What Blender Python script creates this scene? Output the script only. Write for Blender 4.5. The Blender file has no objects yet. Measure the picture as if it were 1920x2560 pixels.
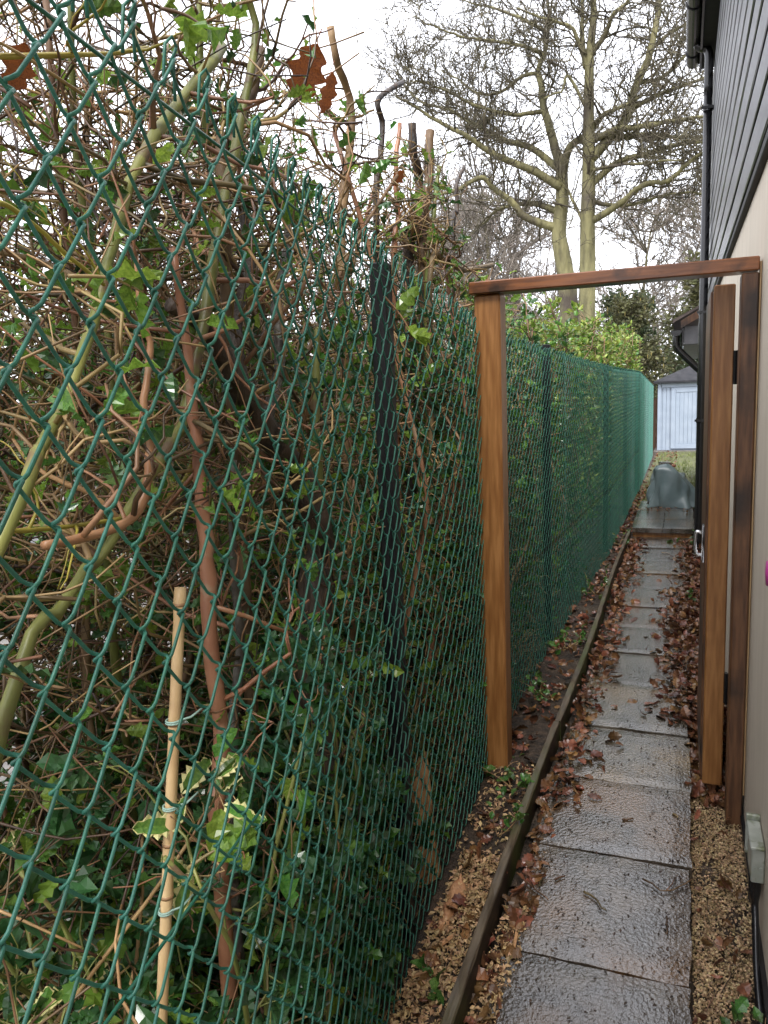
import bpy, math, random
import numpy as np
from mathutils import Matrix, Vector
random.seed(7); rng = np.random.default_rng(11)
R = math.radians
scene = bpy.context.scene
col = scene.collection

# ------------------------------------------------------------------ camera
F, CH = 1922.0, 1.43                       # focal length in photo pixels, eye height
def nrm(v): v = np.array(v, float); return v/np.linalg.norm(v)
_d = nrm([(1708-960)/F, (1280-955)/F, -1]); _u = nrm(np.cross([1, .04, 0], _d)); _x = np.cross(_d, _u)
M = np.array([_x, _d, _u]); CAM = np.array([0, 0, CH])
def ray(x, y): return M @ np.array([(x-960)/F, (1280-y)/F, -1])
def gz(x, y, z=0): r = ray(x, y); return CAM + r*(z-CH)/r[2]
def gx(x, y, X): r = ray(x, y); return CAM + r*X/r[0]
def gy(x, y, Y): r = ray(x, y); return CAM + r*Y/r[1]
def proj(P):
    c = (np.asarray(P)-CAM) @ M
    return np.stack([960+F*c[..., 0]/-c[..., 2], 1280-F*c[..., 1]/-c[..., 2], -c[..., 2]], -1)
cam = bpy.data.cameras.new('camera'); co = bpy.data.objects.new('camera', cam); col.objects.link(co)
cam.sensor_fit = 'HORIZONTAL'; cam.sensor_width = 36; cam.lens = 36*F/1920
cam.clip_start = .02; cam.clip_end = 500
mw = Matrix.Identity(4)
for i in range(3):
    for j in range(3): mw[i][j] = M[i, j]
    mw[i][3] = CAM[i]
co.matrix_world = mw
scene.camera = co

# ------------------------------------------------------------------ sky and sun (overcast)
SUN_EL, SUN_ROT = R(56), R(172)
world = bpy.data.worlds.new('World'); scene.world = world; world.use_nodes = True
nt = world.node_tree; nt.nodes.clear()
wo = nt.nodes.new('ShaderNodeOutputWorld'); bg = nt.nodes.new('ShaderNodeBackground')
sky = nt.nodes.new('ShaderNodeTexSky'); sky.sky_type = 'NISHITA'; sky.sun_disc = False
sky.sun_elevation = SUN_EL; sky.sun_rotation = SUN_ROT; sky.dust_density = 4; sky.air_density = 1
mx = nt.nodes.new('ShaderNodeMix'); mx.data_type = 'RGBA'; mx.inputs[0].default_value = .86
mx.inputs[7].default_value = (8.6, 8.7, 9.3, 1)          # even cloud cover
nt.links.new(sky.outputs[0], mx.inputs[6]); nt.links.new(mx.outputs[2], bg.inputs[0])
bg.inputs[1].default_value = .13; nt.links.new(bg.outputs[0], wo.inputs[0])
sl = bpy.data.lights.new('sun', 'SUN'); sl.energy = 1.5; sl.angle = R(18); sl.color = (1, .97, .93)
so = bpy.data.objects.new('sun', sl); col.objects.link(so)
so.rotation_euler = (R(90)-SUN_EL, 0, math.pi-SUN_ROT)
vs = scene.view_settings; vs.view_transform = 'Standard'; vs.look = 'None'; vs.gamma = 1; vs.use_curve_mapping = False
vs.exposure = 1.35

# ------------------------------------------------------------------ materials
MAT = {}
def mat(name, c1, c2=None, rough=.6, scale=8, stretch=(1, 1, 1), bump=0, bscale=None, island=0, spec=.5,
        c3=None, coords='Object', detail=6, metallic=0, coat=0, ramp=(.35, .65), trans=None, bdist=.01, rvar=0, patch=None):
    """noise-mixed principled material; island > 0 shifts value per loose piece"""
    m = bpy.data.materials.new(name); m.use_nodes = True; t = m.node_tree; n = t.nodes; L = t.links
    b = n['Principled BSDF']; b.inputs['Roughness'].default_value = rough
    b.inputs['Specular IOR Level'].default_value = spec; b.inputs['Metallic'].default_value = metallic
    if coat: b.inputs['Coat Weight'].default_value = coat; b.inputs['Coat Roughness'].default_value = .08
    tc = n.new('ShaderNodeTexCoord'); mp = n.new('ShaderNodeMapping'); mp.inputs['Scale'].default_value = stretch
    L.new(tc.outputs[coords], mp.inputs[0])
    nz = n.new('ShaderNodeTexNoise'); nz.inputs['Scale'].default_value = scale; nz.inputs['Detail'].default_value = detail
    L.new(mp.outputs[0], nz.inputs[0])
    rp = n.new('ShaderNodeValToRGB'); L.new(nz.outputs[0], rp.inputs[0])
    e = rp.color_ramp.elements; e[0].position, e[1].position = ramp
    c2 = c2 or c1; e[0].color = (*c1, 1); e[1].color = (*c2, 1)
    if c3: q = e.new((ramp[0]+ramp[1])/2); q.color = (*c3, 1)
    out = rp.outputs[0]
    if patch:                                             # larger irregular stains: (colour, scale, lo, hi)
        n2 = n.new('ShaderNodeTexNoise'); n2.inputs['Scale'].default_value = patch[1]; n2.inputs['Detail'].default_value = 5
        L.new(tc.outputs[coords], n2.inputs[0])
        mr = n.new('ShaderNodeMapRange'); mr.inputs[1].default_value = patch[2]; mr.inputs[2].default_value = patch[3]
        L.new(n2.outputs[0], mr.inputs[0])
        mm = n.new('ShaderNodeMix'); mm.data_type = 'RGBA'; L.new(mr.outputs[0], mm.inputs[0]); L.new(out, mm.inputs[6])
        mm.inputs[7].default_value = (*patch[0], 1); out = mm.outputs[2]
    if island:
        g = n.new('ShaderNodeNewGeometry'); oi = n.new('ShaderNodeObjectInfo')
        ad = n.new('ShaderNodeMath'); ad.operation = 'ADD'; L.new(g.outputs['Random Per Island'], ad.inputs[0]); L.new(oi.outputs['Random'], ad.inputs[1])
        fr = n.new('ShaderNodeMath'); fr.operation = 'FRACT'; L.new(ad.outputs[0], fr.inputs[0])
        r2 = n.new('ShaderNodeMapRange'); r2.inputs[3].default_value = 1-island; r2.inputs[4].default_value = 1+island; L.new(fr.outputs[0], r2.inputs[0])
        hs = n.new('ShaderNodeHueSaturation'); L.new(out, hs.inputs['Color']); L.new(r2.outputs[0], hs.inputs['Value'])
        m5 = n.new('ShaderNodeMath'); m5.operation = 'MULTIPLY'; m5.inputs[1].default_value = 7.31; L.new(fr.outputs[0], m5.inputs[0])
        f5 = n.new('ShaderNodeMath'); f5.operation = 'FRACT'; L.new(m5.outputs[0], f5.inputs[0])
        r3 = n.new('ShaderNodeMapRange'); r3.inputs[3].default_value = .5-.045*island; r3.inputs[4].default_value = .5+.045*island
        L.new(f5.outputs[0], r3.inputs[0]); L.new(r3.outputs[0], hs.inputs['Hue']); out = hs.outputs[0]
    L.new(out, b.inputs['Base Color'])
    if rvar:
        rr = n.new('ShaderNodeMapRange'); rr.inputs[1].default_value = .35; rr.inputs[2].default_value = .65
        rr.inputs[3].default_value = max(.03, rough-rvar); rr.inputs[4].default_value = rough+rvar
        L.new(nz.outputs[0], rr.inputs[0]); L.new(rr.outputs[0], b.inputs['Roughness'])
    if bump:
        nb = n.new('ShaderNodeTexNoise'); nb.inputs['Scale'].default_value = bscale or scale*2; nb.inputs['Detail'].default_value = 5
        L.new(mp.outputs[0], nb.inputs[0]); bp = n.new('ShaderNodeBump'); bp.inputs['Strength'].default_value = bump
        bp.inputs['Distance'].default_value = bdist; L.new(nb.outputs[0], bp.inputs['Height']); L.new(bp.outputs[0], b.inputs['Normal']); L.new(bp.outputs[0], b.inputs['Coat Normal'])
    if trans:                                             # thin leaf: some light comes through
        tr = n.new('ShaderNodeBsdfTranslucent'); L.new(out, tr.inputs[0]); ms = n.new('ShaderNodeMixShader'); ms.inputs[0].default_value = trans
        L.new(b.outputs[0], ms.inputs[1]); L.new(tr.outputs[0], ms.inputs[2]); L.new(ms.outputs[0], n['Material Output'].inputs[0])
    MAT[name] = m; return m

mat('green_wire', (.022, .115, .08), (.036, .16, .115), rough=.34, scale=60, bump=.35, bscale=420, bdist=.001, spec=.4, island=.2, patch=((.012, .05, .034), 14, .55, .72))
mat('green_line', (.01, .1, .06), (.015, .13, .08), rough=.32, scale=60, coat=.3)
mat('black_post', (.008, .008, .009), (.018, .018, .02), spec=.3, rough=.45, scale=30, stretch=(1, 1, .2), bump=.2, bdist=.002)
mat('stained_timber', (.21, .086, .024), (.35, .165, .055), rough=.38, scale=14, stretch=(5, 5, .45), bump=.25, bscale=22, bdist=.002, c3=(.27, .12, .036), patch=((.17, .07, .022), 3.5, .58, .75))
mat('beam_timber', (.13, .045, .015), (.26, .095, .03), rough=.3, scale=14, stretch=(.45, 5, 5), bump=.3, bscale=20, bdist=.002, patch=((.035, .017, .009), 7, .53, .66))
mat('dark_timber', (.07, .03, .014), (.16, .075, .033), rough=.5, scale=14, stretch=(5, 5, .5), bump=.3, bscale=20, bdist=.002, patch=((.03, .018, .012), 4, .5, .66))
mat('raw_timber_edge', (.3, .19, .09), (.42, .28, .14), rough=.6, scale=20, stretch=(4, 4, .4))
mat('kerb_timber', (.012, .009, .006), (.036, .026, .017), spec=.25, rough=.6, scale=16, stretch=(4, .5, 4), bump=.5, bscale=22, bdist=.004, patch=((.045, .06, .012), 2.6, .46, .6))
mat('kerb_top', (.06, .044, .028), (.13, .098, .062), rough=.45, scale=16, stretch=(4, .5, 4), bump=.4, bdist=.003, patch=((.07, .08, .03), 2.5, .5, .65))
mat('paving', (.036, .029, .021), (.11, .088, .064), rough=.15, scale=9, bump=.6, bscale=95, bdist=.0045, rvar=.1, spec=1.0, coat=1.0, c3=(.066, .053, .039), patch=((.12, .064, .02), 2.6, .48, .64), coords='Object', island=.3)
mat('soil', (.02, .013, .008), (.075, .048, .03), rough=.75, scale=26, bump=.9, bscale=60, bdist=.03, c3=(.04, .026, .016), patch=((.1, .075, .05), 4, .55, .75))
mat('lawn_soil', (.05, .05, .015), (.11, .12, .035), rough=.8, scale=9, bump=.6, bdist=.02)
mat('dead_leaf', (.08, .032, .016), (.2, .09, .04), rough=.33, scale=30, island=.55, spec=.5)
mat('speck', (.018, .011, .007), (.06, .035, .02), rough=.5, scale=30, island=.5)
mat('orange_leaf', (.25, .07, .02), (.36, .12, .035), rough=.45, scale=25, trans=.25, stretch=(1, 3, 1), patch=((.17, .05, .02), 30, .5, .65))
mat('chip', (.34, .21, .1), (.5, .35, .19), rough=.55, scale=40, island=.4)
mat('gravel', (.3, .2, .1), (.5, .36, .2), rough=.5, scale=40, island=.45)
mat('cream_render', (.54, .47, .37), (.6, .525, .42), rough=.7, scale=5, stretch=(3, 3, .6), bump=.18, bscale=90, bdist=.003, patch=((.5, .43, .34), 2.5, .55, .8))
mat('cladding', (.085, .087, .098), (.13, .132, .145), rough=.3, scale=9, stretch=(4, .5, 4), bump=.12, bscale=20, bdist=.002, spec=.6, patch=((.1, .1, .105), 5, .62, .8))
mat('black_plastic', (.008, .008, .009), (.014, .014, .015), rough=.25, scale=20, spec=.55)
mat('dark_soffit_gap_shade', (.012, .011, .011), (.02, .018, .017), rough=.7, scale=20)
mat('roof_tile', (.06, .045, .04), (.11, .085, .07), rough=.6, scale=20, island=.25, bump=.3)
mat('grey_soffit', (.1, .1, .11), (.14, .14, .15), rough=.5, scale=10)
mat('holly', (.022, .078, .022), (.045, .13, .036), rough=.3, scale=18, island=.35, spec=.55, trans=.12, coat=.25)
mat('holly_light', (.13, .24, .03), (.24, .36, .055), rough=.25, scale=15, island=.35, trans=.4)
mat('holly_mid', (.06, .165, .028), (.13, .26, .045), rough=.22, scale=15, island=.4, trans=.3)
mat('cream_rim', (.55, .52, .22), (.62, .6, .3), rough=.3, scale=15, island=.15)
mat('ivy', (.03, .09, .02), (.1, .2, .04), rough=.3, scale=15, island=.45, trans=.2)
mat('bark_brown', (.1, .058, .028), (.26, .165, .085), rough=.6, scale=22, stretch=(1, 1, .4), bump=.5, bdist=.004, island=.4)
mat('bark_red', (.2, .085, .04), (.34, .17, .09), rough=.42, scale=18, stretch=(1, 1, .4), bump=.3, bdist=.003, island=.2, patch=((.3, .2, .12), 25, .58, .68))
mat('bark_green', (.13, .15, .035), (.25, .26, .07), rough=.45, scale=14, stretch=(1, 1, .3), bump=.35, bdist=.003, island=.2, patch=((.15, .1, .05), 18, .55, .66))
mat('bark_dark', (.015, .012, .01), (.085, .055, .036), rough=.55, scale=24, stretch=(1, 1, .35), bump=1, bscale=30, bdist=.02)
mat('bark_lichen', (.045, .035, .026), (.13, .12, .1), rough=.6, scale=40, bump=.6, bdist=.006)
mat('twig_brown', (.07, .043, .02), (.27, .17, .08), rough=.45, scale=9, island=.75)
mat('twig_tan', (.24, .15, .06), (.4, .27, .12), rough=.55, scale=12, island=.35)
mat('twig_yellow', (.28, .24, .03), (.36, .3, .05), rough=.4, scale=12, island=.2)
mat('oak_bark', (.11, .1, .045), (.24, .22, .1), rough=.75, scale=3, stretch=(2, 2, .5), bump=.7, bscale=7, bdist=.06, patch=((.07, .055, .04), .9, .52, .68))
mat('oak_twig', (.055, .045, .03), (.12, .105, .06), rough=.8, scale=2, island=.3)
mat('far_twig', (.17, .145, .12), (.27, .235, .2), rough=.8, scale=1, island=.3)
mat('far_leaf', (.045, .07, .03), (.11, .14, .06), rough=.5, scale=1, island=.4, trans=.2)
mat('far_leaf_olive', (.09, .1, .04), (.17, .165, .07), rough=.5, scale=1, island=.4, trans=.2)
mat('privet', (.17, .25, .04), (.33, .4, .09), rough=.3, scale=6, island=.4, trans=.25)
mat('catkin', (.35, .27, .08), (.45, .36, .12), rough=.7, scale=6, island=.2)
mat('bamboo', (.48, .32, .15), (.62, .45, .24), rough=.4, scale=10, stretch=(4, 4, .5), patch=((.38, .24, .12), 9, .5, .7))
mat('tie', (.28, .42, .36), rough=.4)
mat('cane_node', (.3, .17, .08), rough=.5)
mat('shed_paint', (.27, .325, .4), (.32, .375, .45), rough=.5, scale=4)
mat('shed_felt', (.03, .031, .035), (.05, .05, .055), spec=.15, rough=.9, scale=6)
mat('tarp', (.1, .145, .155), (.15, .2, .21), rough=.32, scale=5, bump=.3, bscale=9, bdist=.02)
mat('cut_wood', (.42, .2, .09), (.58, .33, .17), rough=.6, scale=18, bump=.8, bdist=.01, island=.2, patch=((.24, .1, .05), 20, .55, .7))
mat('metal_box', (.3, .32, .27), (.45, .47, .42), rough=.35, scale=14, metallic=.25, bump=.15, patch=((.13, .15, .07), 24, .52, .66))
mat('steel', (.55, .55, .56), (.7, .7, .7), rough=.25, scale=20, metallic=.9)
mat('magenta', (.4, .03, .2), (.46, .05, .25), rough=.4, scale=10)
mat('brick', (.25, .09, .05), (.33, .14, .08), rough=.8, scale=20)
mat('grass', (.07, .11, .02), (.17, .2, .045), rough=.5, scale=3, island=.4, trans=.2)
mat('tarmac', (.13, .12, .11), (.19, .175, .16), rough=.5, scale=12, bump=.3)
mat('brown_fence', (.13, .065, .035), (.2, .1, .055), rough=.7, scale=8, stretch=(4, 4, .5), island=.2)

# ------------------------------------------------------------------ mesh helpers
class MB:
    def __init__(s): s.v = []; s.f = {3: [], 4: []}; s.m = {3: [], 4: []}; s.n = 0
    def add(s, v, f, m=0):
        v = np.asarray(v, float).reshape(-1, 3); f = np.asarray(f, int)
        s.v.append(v); k = f.shape[1]; s.f[k].append(f+s.n); s.m[k].append(np.full(len(f), m) if np.isscalar(m) else np.asarray(m)); s.n += len(v); return s
    def more(s, f, m=0):                                   # faces on the vertices added last
        f = np.asarray(f, int)+s.n-len(s.v[-1]); s.f[f.shape[1]].append(f); s.m[f.shape[1]].append(np.full(len(f), m) if np.isscalar(m) else np.asarray(m))
    def mesh(s, name, mats, smooth=False):
        me = bpy.data.meshes.new(name); V = np.concatenate(s.v)
        me.vertices.add(len(V)); me.vertices.foreach_set('co', V.ravel())
        li, st, mi, o = [], [], [], 0
        for k in (3, 4):
            if s.f[k]:
                f = np.concatenate(s.f[k]); li.append(f.ravel()); st.append(o+np.arange(len(f))*k); o += f.size; mi.append(np.concatenate(s.m[k]))
        li = np.concatenate(li); st = np.concatenate(st); mi = np.concatenate(mi)
        me.loops.add(len(li)); me.loops.foreach_set('vertex_index', li.astype(np.int32))
        me.polygons.add(len(st)); me.polygons.foreach_set('loop_start', st.astype(np.int32))
        me.polygons.foreach_set('material_index', mi.astype(np.int32))
        for m in ([mats] if isinstance(mats, str) else mats): me.materials.append(MAT[m])
        me.update(calc_edges=True); me.validate()
        me.polygons.foreach_set('use_smooth', np.full(len(st), smooth))
        return me
    def build(s, name, mats, parent=None, smooth=False, **k):
        return link(name, s.mesh(name, mats, smooth), parent, **k)

def link(name, me, parent=None, loc=None, label=None, cat=None, group=None, kind=None):
    o = bpy.data.objects.new(name, me); col.objects.link(o)
    if parent is not None:
        o.parent = parent; o.matrix_parent_inverse = Matrix.Translation(-Vector(parent.location)) if parent.parent is None else Matrix.Identity(4)
    if loc is not None: o.location = loc
    tag(o, label, cat, group, kind); return o
def tag(o, label=None, cat=None, group=None, kind=None):
    if label: o['label'] = label
    if cat: o['category'] = cat
    if group: o['group'] = group
    if kind: o['kind'] = kind
    return o
def thing(name, label, cat, loc=(0, 0, 0), group=None):
    o = bpy.data.objects.new(name, None); col.objects.link(o); o.location = loc; o.empty_display_size = .1
    return tag(o, label, cat, group)

BF = np.array([[0, 3, 2, 1], [4, 5, 6, 7], [0, 1, 5, 4], [1, 2, 6, 5], [2, 3, 7, 6], [3, 0, 4, 7]])
def box(mb, x0, x1, y0, y1, z0, z1, m=0):
    mb.add([(x0, y0, z0), (x1, y0, z0), (x1, y1, z0), (x0, y1, z0), (x0, y0, z1), (x1, y0, z1), (x1, y1, z1), (x0, y1, z1)], BF, m); return mb
def bevel(o, w=.003, seg=2):
    b = o.modifiers.new('bevel', 'BEVEL'); b.width = w; b.segments = seg; b.limit_method = 'ANGLE'; return o
def rbox(mb, x0, x1, y0, y1, z0, z1, b=.004, m=0):
    """box with chamfered edges"""
    X, Y, Z = (x0, x1), (y0, y1), (z0, z1); v = []; idx = {}
    for i in (0, 1):
        for j in (0, 1):
            for k in (0, 1):
                p = (X[i], Y[j], Z[k]); s = (1-2*i, 1-2*j, 1-2*k)
                for a in range(3):
                    q = [p[c]+(s[c]*b if c != a else 0) for c in range(3)]; idx[i, j, k, a] = len(v); v.append(q)
    f4, f3 = [], []
    for a in range(3):
        c, d = [(1, 2), (2, 0), (0, 1)][a]
        for e in (0, 1):
            def g(u, w):
                t = [0, 0, 0]; t[a] = e; t[c] = u; t[d] = w; return idx[(*t, a)]
            q = [g(0, 0), g(1, 0), g(1, 1), g(0, 1)]; f4.append(q if e else q[::-1])
        for u in (0, 1):
            for w in (0, 1):
                def h(e, ax):
                    t = [0, 0, 0]; t[a] = e; t[c] = u; t[d] = w; return idx[(*t, ax)]
                q = [h(0, c), h(1, c), h(1, d), h(0, d)]; f4.append(q if (u == w) else q[::-1])
    for i in (0, 1):
        for j in (0, 1):
            for k in (0, 1):
                q = [idx[i, j, k, 0], idx[i, j, k, 1], idx[i, j, k, 2]]; f3.append(q if (i+j+k) % 2 else q[::-1])
    mb.add(v, f4, m); mb.more(f3, m); return mb

def tubes(mb, P, Rad, S=5, m=0, cap=True):
    """N tubes of K points each: P (N,K,3), Rad (N,K)"""
    P = np.asarray(P, float); Rad = np.asarray(Rad, float)
    if P.ndim == 2: P = P[None]; Rad = Rad[None]
    N, K, _ = P.shape
    T = np.empty_like(P); T[:, 1:-1] = P[:, 2:]-P[:, :-2]; T[:, 0] = P[:, 1]-P[:, 0]; T[:, -1] = P[:, -1]-P[:, -2]
    T /= np.linalg.norm(T, axis=2, keepdims=True)+1e-9
    av = np.abs(P[:, -1]-P[:, 0]); ref = np.zeros((N, 3)); ref[np.arange(N), av.argmin(1)] = 1
    U = np.cross(T, ref[:, None]); U /= np.linalg.norm(U, axis=2, keepdims=True)+1e-9; W = np.cross(T, U)
    a = np.arange(S)*2*math.pi/S
    V = P[:, :, None]+Rad[:, :, None, None]*(U[:, :, None]*np.cos(a)[:, None]+W[:, :, None]*np.sin(a)[:, None])
    base = (np.arange(N)[:, None, None]*K+np.arange(K-1)[None, :, None])*S; s = np.arange(S); s2 = (s+1) % S
    f = np.stack([base+s, base+s2, base+S+s2, base+S+s], -1).reshape(-1, 4)
    mb.add(V.reshape(-1, 3), f, m)
    if cap and S >= 3:
        tri = []
        for e, flip in ((0, 1), (K-1, 0)):
            b0 = (np.arange(N)*K+e)*S
            for i in range(1, S-1):
                tri.append(np.stack([b0, b0+(i+1 if flip else i), b0+(i if flip else i+1)], -1))
        mb.more(np.concatenate(tri), m)
    return mb
def smooth_path(pts, n):
    """Catmull-Rom through points (k,d) -> n samples"""
    p = np.asarray(pts, float); q = np.vstack([2*p[0]-p[1], p, 2*p[-1]-p[-2]]); t = np.linspace(0, len(p)-1-1e-6, n); i = t.astype(int); u = (t-i)[:, None]
    a, b, c, d = q[i], q[i+1], q[i+2], q[i+3]
    return .5*((2*b)+(-a+c)*u+(2*a-5*b+4*c-d)*u*u+(-a+3*b-3*c+d)*u**3)

def holly_mesh(nsp, seg, rim=False, wid=.26, curl=.12, fold=.1):
    """spiny leaf along +x, length 1; slot 1 = rim when variegated"""
    mb = MB(); n = nsp*2+1; t = np.linspace(.0, 1, n)
    w = wid*np.sin(math.pi*np.clip(t*.93+.05, 0, 1))**.75; w[1::2] *= 1.15; w[2:-1:2] *= .74; w[0] = .015; w[-1] = .004
    mid = np.stack([t, 0*t, -curl*(t-.45)**2*2], 1); V = [mid]; F = []
    k = np.arange(n-1)
    for sgn, lift in ((1, 0), (-1, 0)):
        ed = mid.copy(); ed[:, 1] = sgn*w; ed[1::2, 0] += .03; ed[:, 2] += fold*w/wid + .05*((np.arange(n) % 2)*2-1)*(w > .02)
        V.append(ed)
    V = np.concatenate(V)
    if not rim:
        F = np.concatenate([np.stack([k, k+1, k+1+n, k+n], 1), np.stack([k+1, k, k+2*n, k+1+2*n], 1)]); mb.add(V, F[:, ::-1], 0)
    else:
        inn = []
        for s in (1, -1):
            e = mid.copy(); e[:, 1] = s*np.minimum(w, np.roll(w, 1)+.01)*.84; e[:, 2] += fold*.7; inn.append(e)
        V = np.concatenate([V]+inn); a, b, c, d = 3*n, 4*n, n, 2*n
        F = np.concatenate([np.stack([k, k+1, k+1+a, k+a], 1), np.stack([k+1, k, k+b, k+1+b], 1)])
        G = np.concatenate([np.stack([k+a, k+1+a, k+1+c, k+c], 1), np.stack([k+1+b, k+b, k+d, k+1+d], 1)])
        mb.add(V, F[:, ::-1], 0); mb.more(G[:, ::-1], 1)
    return mb
def oval_mesh(wid=.25, n=5, lobes=0, curl=.2, fold=.08):
    mb = MB(); t = np.linspace(0, 1, n); w = wid*np.sin(math.pi*np.clip(t*.94+.04, 0, 1))**.7
    if lobes: w *= 1-lobes*(np.arange(n) % 2)
    mid = np.stack([t, 0*t, -curl*(t-.5)**2*2], 1); L_ = mid.copy(); L_[:, 1] = w; L_[:, 2] += fold; R_ = mid.copy(); R_[:, 1] = -w; R_[:, 2] += fold
    k = np.arange(n-1); mb.add(np.concatenate([mid, L_, R_]), np.concatenate([np.stack([k, k+1, k+1+n, k+n], 1), np.stack([k+1, k, k+2*n, k+1+2*n], 1)])[:, ::-1], 0)
    return mb
def rot_frames(n, fwd=None, up_bias=.6, rg=rng):
    """random leaf frames (n,3,3): columns x (along the leaf), y, z (face)"""
    x = rg.normal(size=(n, 3)); x[:, 2] *= .6
    if fwd is not None: x = x*.7+fwd
    x /= np.linalg.norm(x, axis=1, keepdims=True)
    z = rg.normal(size=(n, 3))*.7; z[:, 2] += up_bias; z -= x*(z*x).sum(1, keepdims=True); z /= np.linalg.norm(z, axis=1, keepdims=True)+1e-9
    y = np.cross(z, x); return np.stack([x, y, z], 2)
def scatter(mb, src, P, Fr, S, m=None):
    """copy the template MB to points P with frames and sizes"""
    V = np.concatenate(src.v); N = len(P)
    if N == 0: return
    W = np.einsum('nij,vj->nvi', Fr, V)*np.asarray(S)[:, None, None]+np.asarray(P)[:, None]
    first = True
    for k in (3, 4):
        if src.f[k]:
            f = np.concatenate(src.f[k]); mi = np.concatenate(src.m[k]) if m is None else np.full(len(f), m)
            FF = (f[None]+(np.arange(N)*len(V))[:, None, None]).reshape(-1, k); MM = np.tile(mi, N)
            if first: mb.add(W.reshape(-1, 3), FF, MM); first = False
            else: mb.more(FF, MM)
def mat4(fr, p, s):
    m = Matrix.Identity(4)
    for i in range(3):
        for j in range(3): m[i][j] = fr[i][j]*s
        m[i][3] = p[i]
    return m

# ------------------------------------------------------------------ ground
FENCE = np.array([(-.372, -.15, 1.80), (-.615, 1.66, 1.735), (-.672, 2.75, 1.645), (-.648, 4.2, 1.61), (-.555, 6.6, 1.565), (-.528, 10.7, 1.575), (-.6, 17.9, 1.36)])
def fx(y): return np.interp(y, FENCE[:, 1], FENCE[:, 0])
def far_z(y): return np.interp(y, [9.3, 20, 60], [.03, -.22, -.3])
def ground_z(x, y):
    z = far_z(y)*(y > 9.3)
    if y < 7.5:
        if .05 < x < .5: z = -.065
        elif -.42 <= x <= .05: z = -.05
        elif -.452 < x < -.42: z = -.02
        elif x <= -.452: z = .025
    return z
xs = np.concatenate([[-200, -60, -25, -12, -6], np.arange(-4, -.7, .18), [-.68, -.6, -.53, -.47, -.455, -.45, -.435, -.418, -.3, -.1, .04, .052, .08, .12, .16, .2, .25, .49, .51], np.arange(.8, 4, .4), [6, 12, 25, 60, 200]])
ys = np.concatenate([[-60, -10, -2], np.arange(-.5, 7.4, .1), [7.49, 7.51], np.arange(7.7, 9.3, .2), [9.29, 9.31], np.arange(9.6, 22, .4), [24, 30, 45, 80, 200, 400]])
V = [(x, y, ground_z(x, y)+(rng.normal()*.006 if abs(x) < 5 and y < 20 and not (-.46 < x < .06) else 0)) for y in ys for x in xs]
nx = len(xs); f = [(j*nx+i, j*nx+i+1, (j+1)*nx+i+1, (j+1)*nx+i) for j in range(len(ys)-1) for i in range(nx-1)]
fm = [1 if (ys[j] > 9.2 and xs[i] > -.6) or ys[j] > 22 else 0 for j in range(len(ys)-1) for i in range(nx-1)]
g = MB(); g.add(V, f, fm); gr = g.build('ground', ['soil', 'lawn_soil'], smooth=True); tag(gr, 'dark wet soil with patches of thin lawn', kind='structure')
g = MB(); box(g, -9, -2.3, -6, 22, -.02, .035); tag(g.build('road', 'tarmac'), 'grey tarmac drive beyond the hedge', kind='structure')

# path of paving slabs
JY = [.35, .83, 1.30, 1.777, 2.268, 2.733, 3.189, 3.703, 4.183, 4.651, 5.105, 5.608, 6.055, 6.501, 7.015, 7.49]
pv = bpy.data.objects.new('path', None); col.objects.link(pv); tag(pv, 'narrow path of wet paving slabs between kerb board and house', kind='structure')
def slab_mesh(x0, x1, y0, y1, z0, z1):
    mb = MB(); nx_, ny_ = 10, 10; b = .006
    gxx = np.linspace(x0, x1, nx_); gyy = np.linspace(y0, y1, ny_)
    wob = lambda: rng.normal()*.0022
    top = [(x+(wob() if i in (0, nx_-1) else 0), y+(wob() if j in (0, ny_-1) else 0), z1-(.003 if i in (0, nx_-1) or j in (0, ny_-1) else 0)) for j, y in enumerate(gyy) for i, x in enumerate(gxx)]
    f = [(j*nx_+i, j*nx_+i+1, (j+1)*nx_+i+1, (j+1)*nx_+i) for j in range(ny_-1) for i in range(nx_-1)]
    ring = [i for i in range(nx_)]+[j*nx_+nx_-1 for j in range(1, ny_)]+[(ny_-1)*nx_+i for i in range(nx_-2, -1, -1)]+[j*nx_ for j in range(ny_-2, 0, -1)]
    n0 = len(top); bot = [(top[r][0], top[r][1], z0) for r in ring]; m = len(ring)
    mb.add(top+bot, f+[(ring[(k+1) % m], ring[k], n0+k, n0+(k+1) % m) for k in range(m)]); return mb
for i in range(len(JY)-1):
    y0, y1 = JY[i]+.004, JY[i+1]-.004
    xl, xr = -.412+rng.normal()*.004, .043+rng.normal()*.004
    if i == 4: xr += .004
    mb = slab_mesh(xl, xr, y0, y1, -.045, 0)
    o = mb.build('paving_slab', 'paving', pv, smooth=False)
    o.location = (0, 0, rng.uniform(-.004, .003)); o.rotation_euler = (rng.normal()*.0006, rng.normal()*.004, 0)
# raised platform at the end: two slabs on a timber riser
pl = bpy.data.objects.new('platform', None); col.objects.link(pl); pl.location = (-.15, 7.53, 0); tag(pl, 'raised paved platform with timber riser at the end of the path', kind='structure')
for a, b in ((-.43, -.155), (-.15, .12)):
    for c, d in ((7.51, 8.02), (8.03, 8.6), (8.61, 9.3)): slab_mesh(a, b, c, d, .045, .09).build('paving_slab', 'paving', pl)
mb = MB(); rbox(mb, -.42, .1, 7.535, 7.56, -.04, .044, .003); mb.build('riser', 'stained_timber', pl)
mb = MB(); box(mb, -.42, .11, 7.57, 9.28, -.04, .043); mb.build('hardcore', 'soil', pl)

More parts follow.
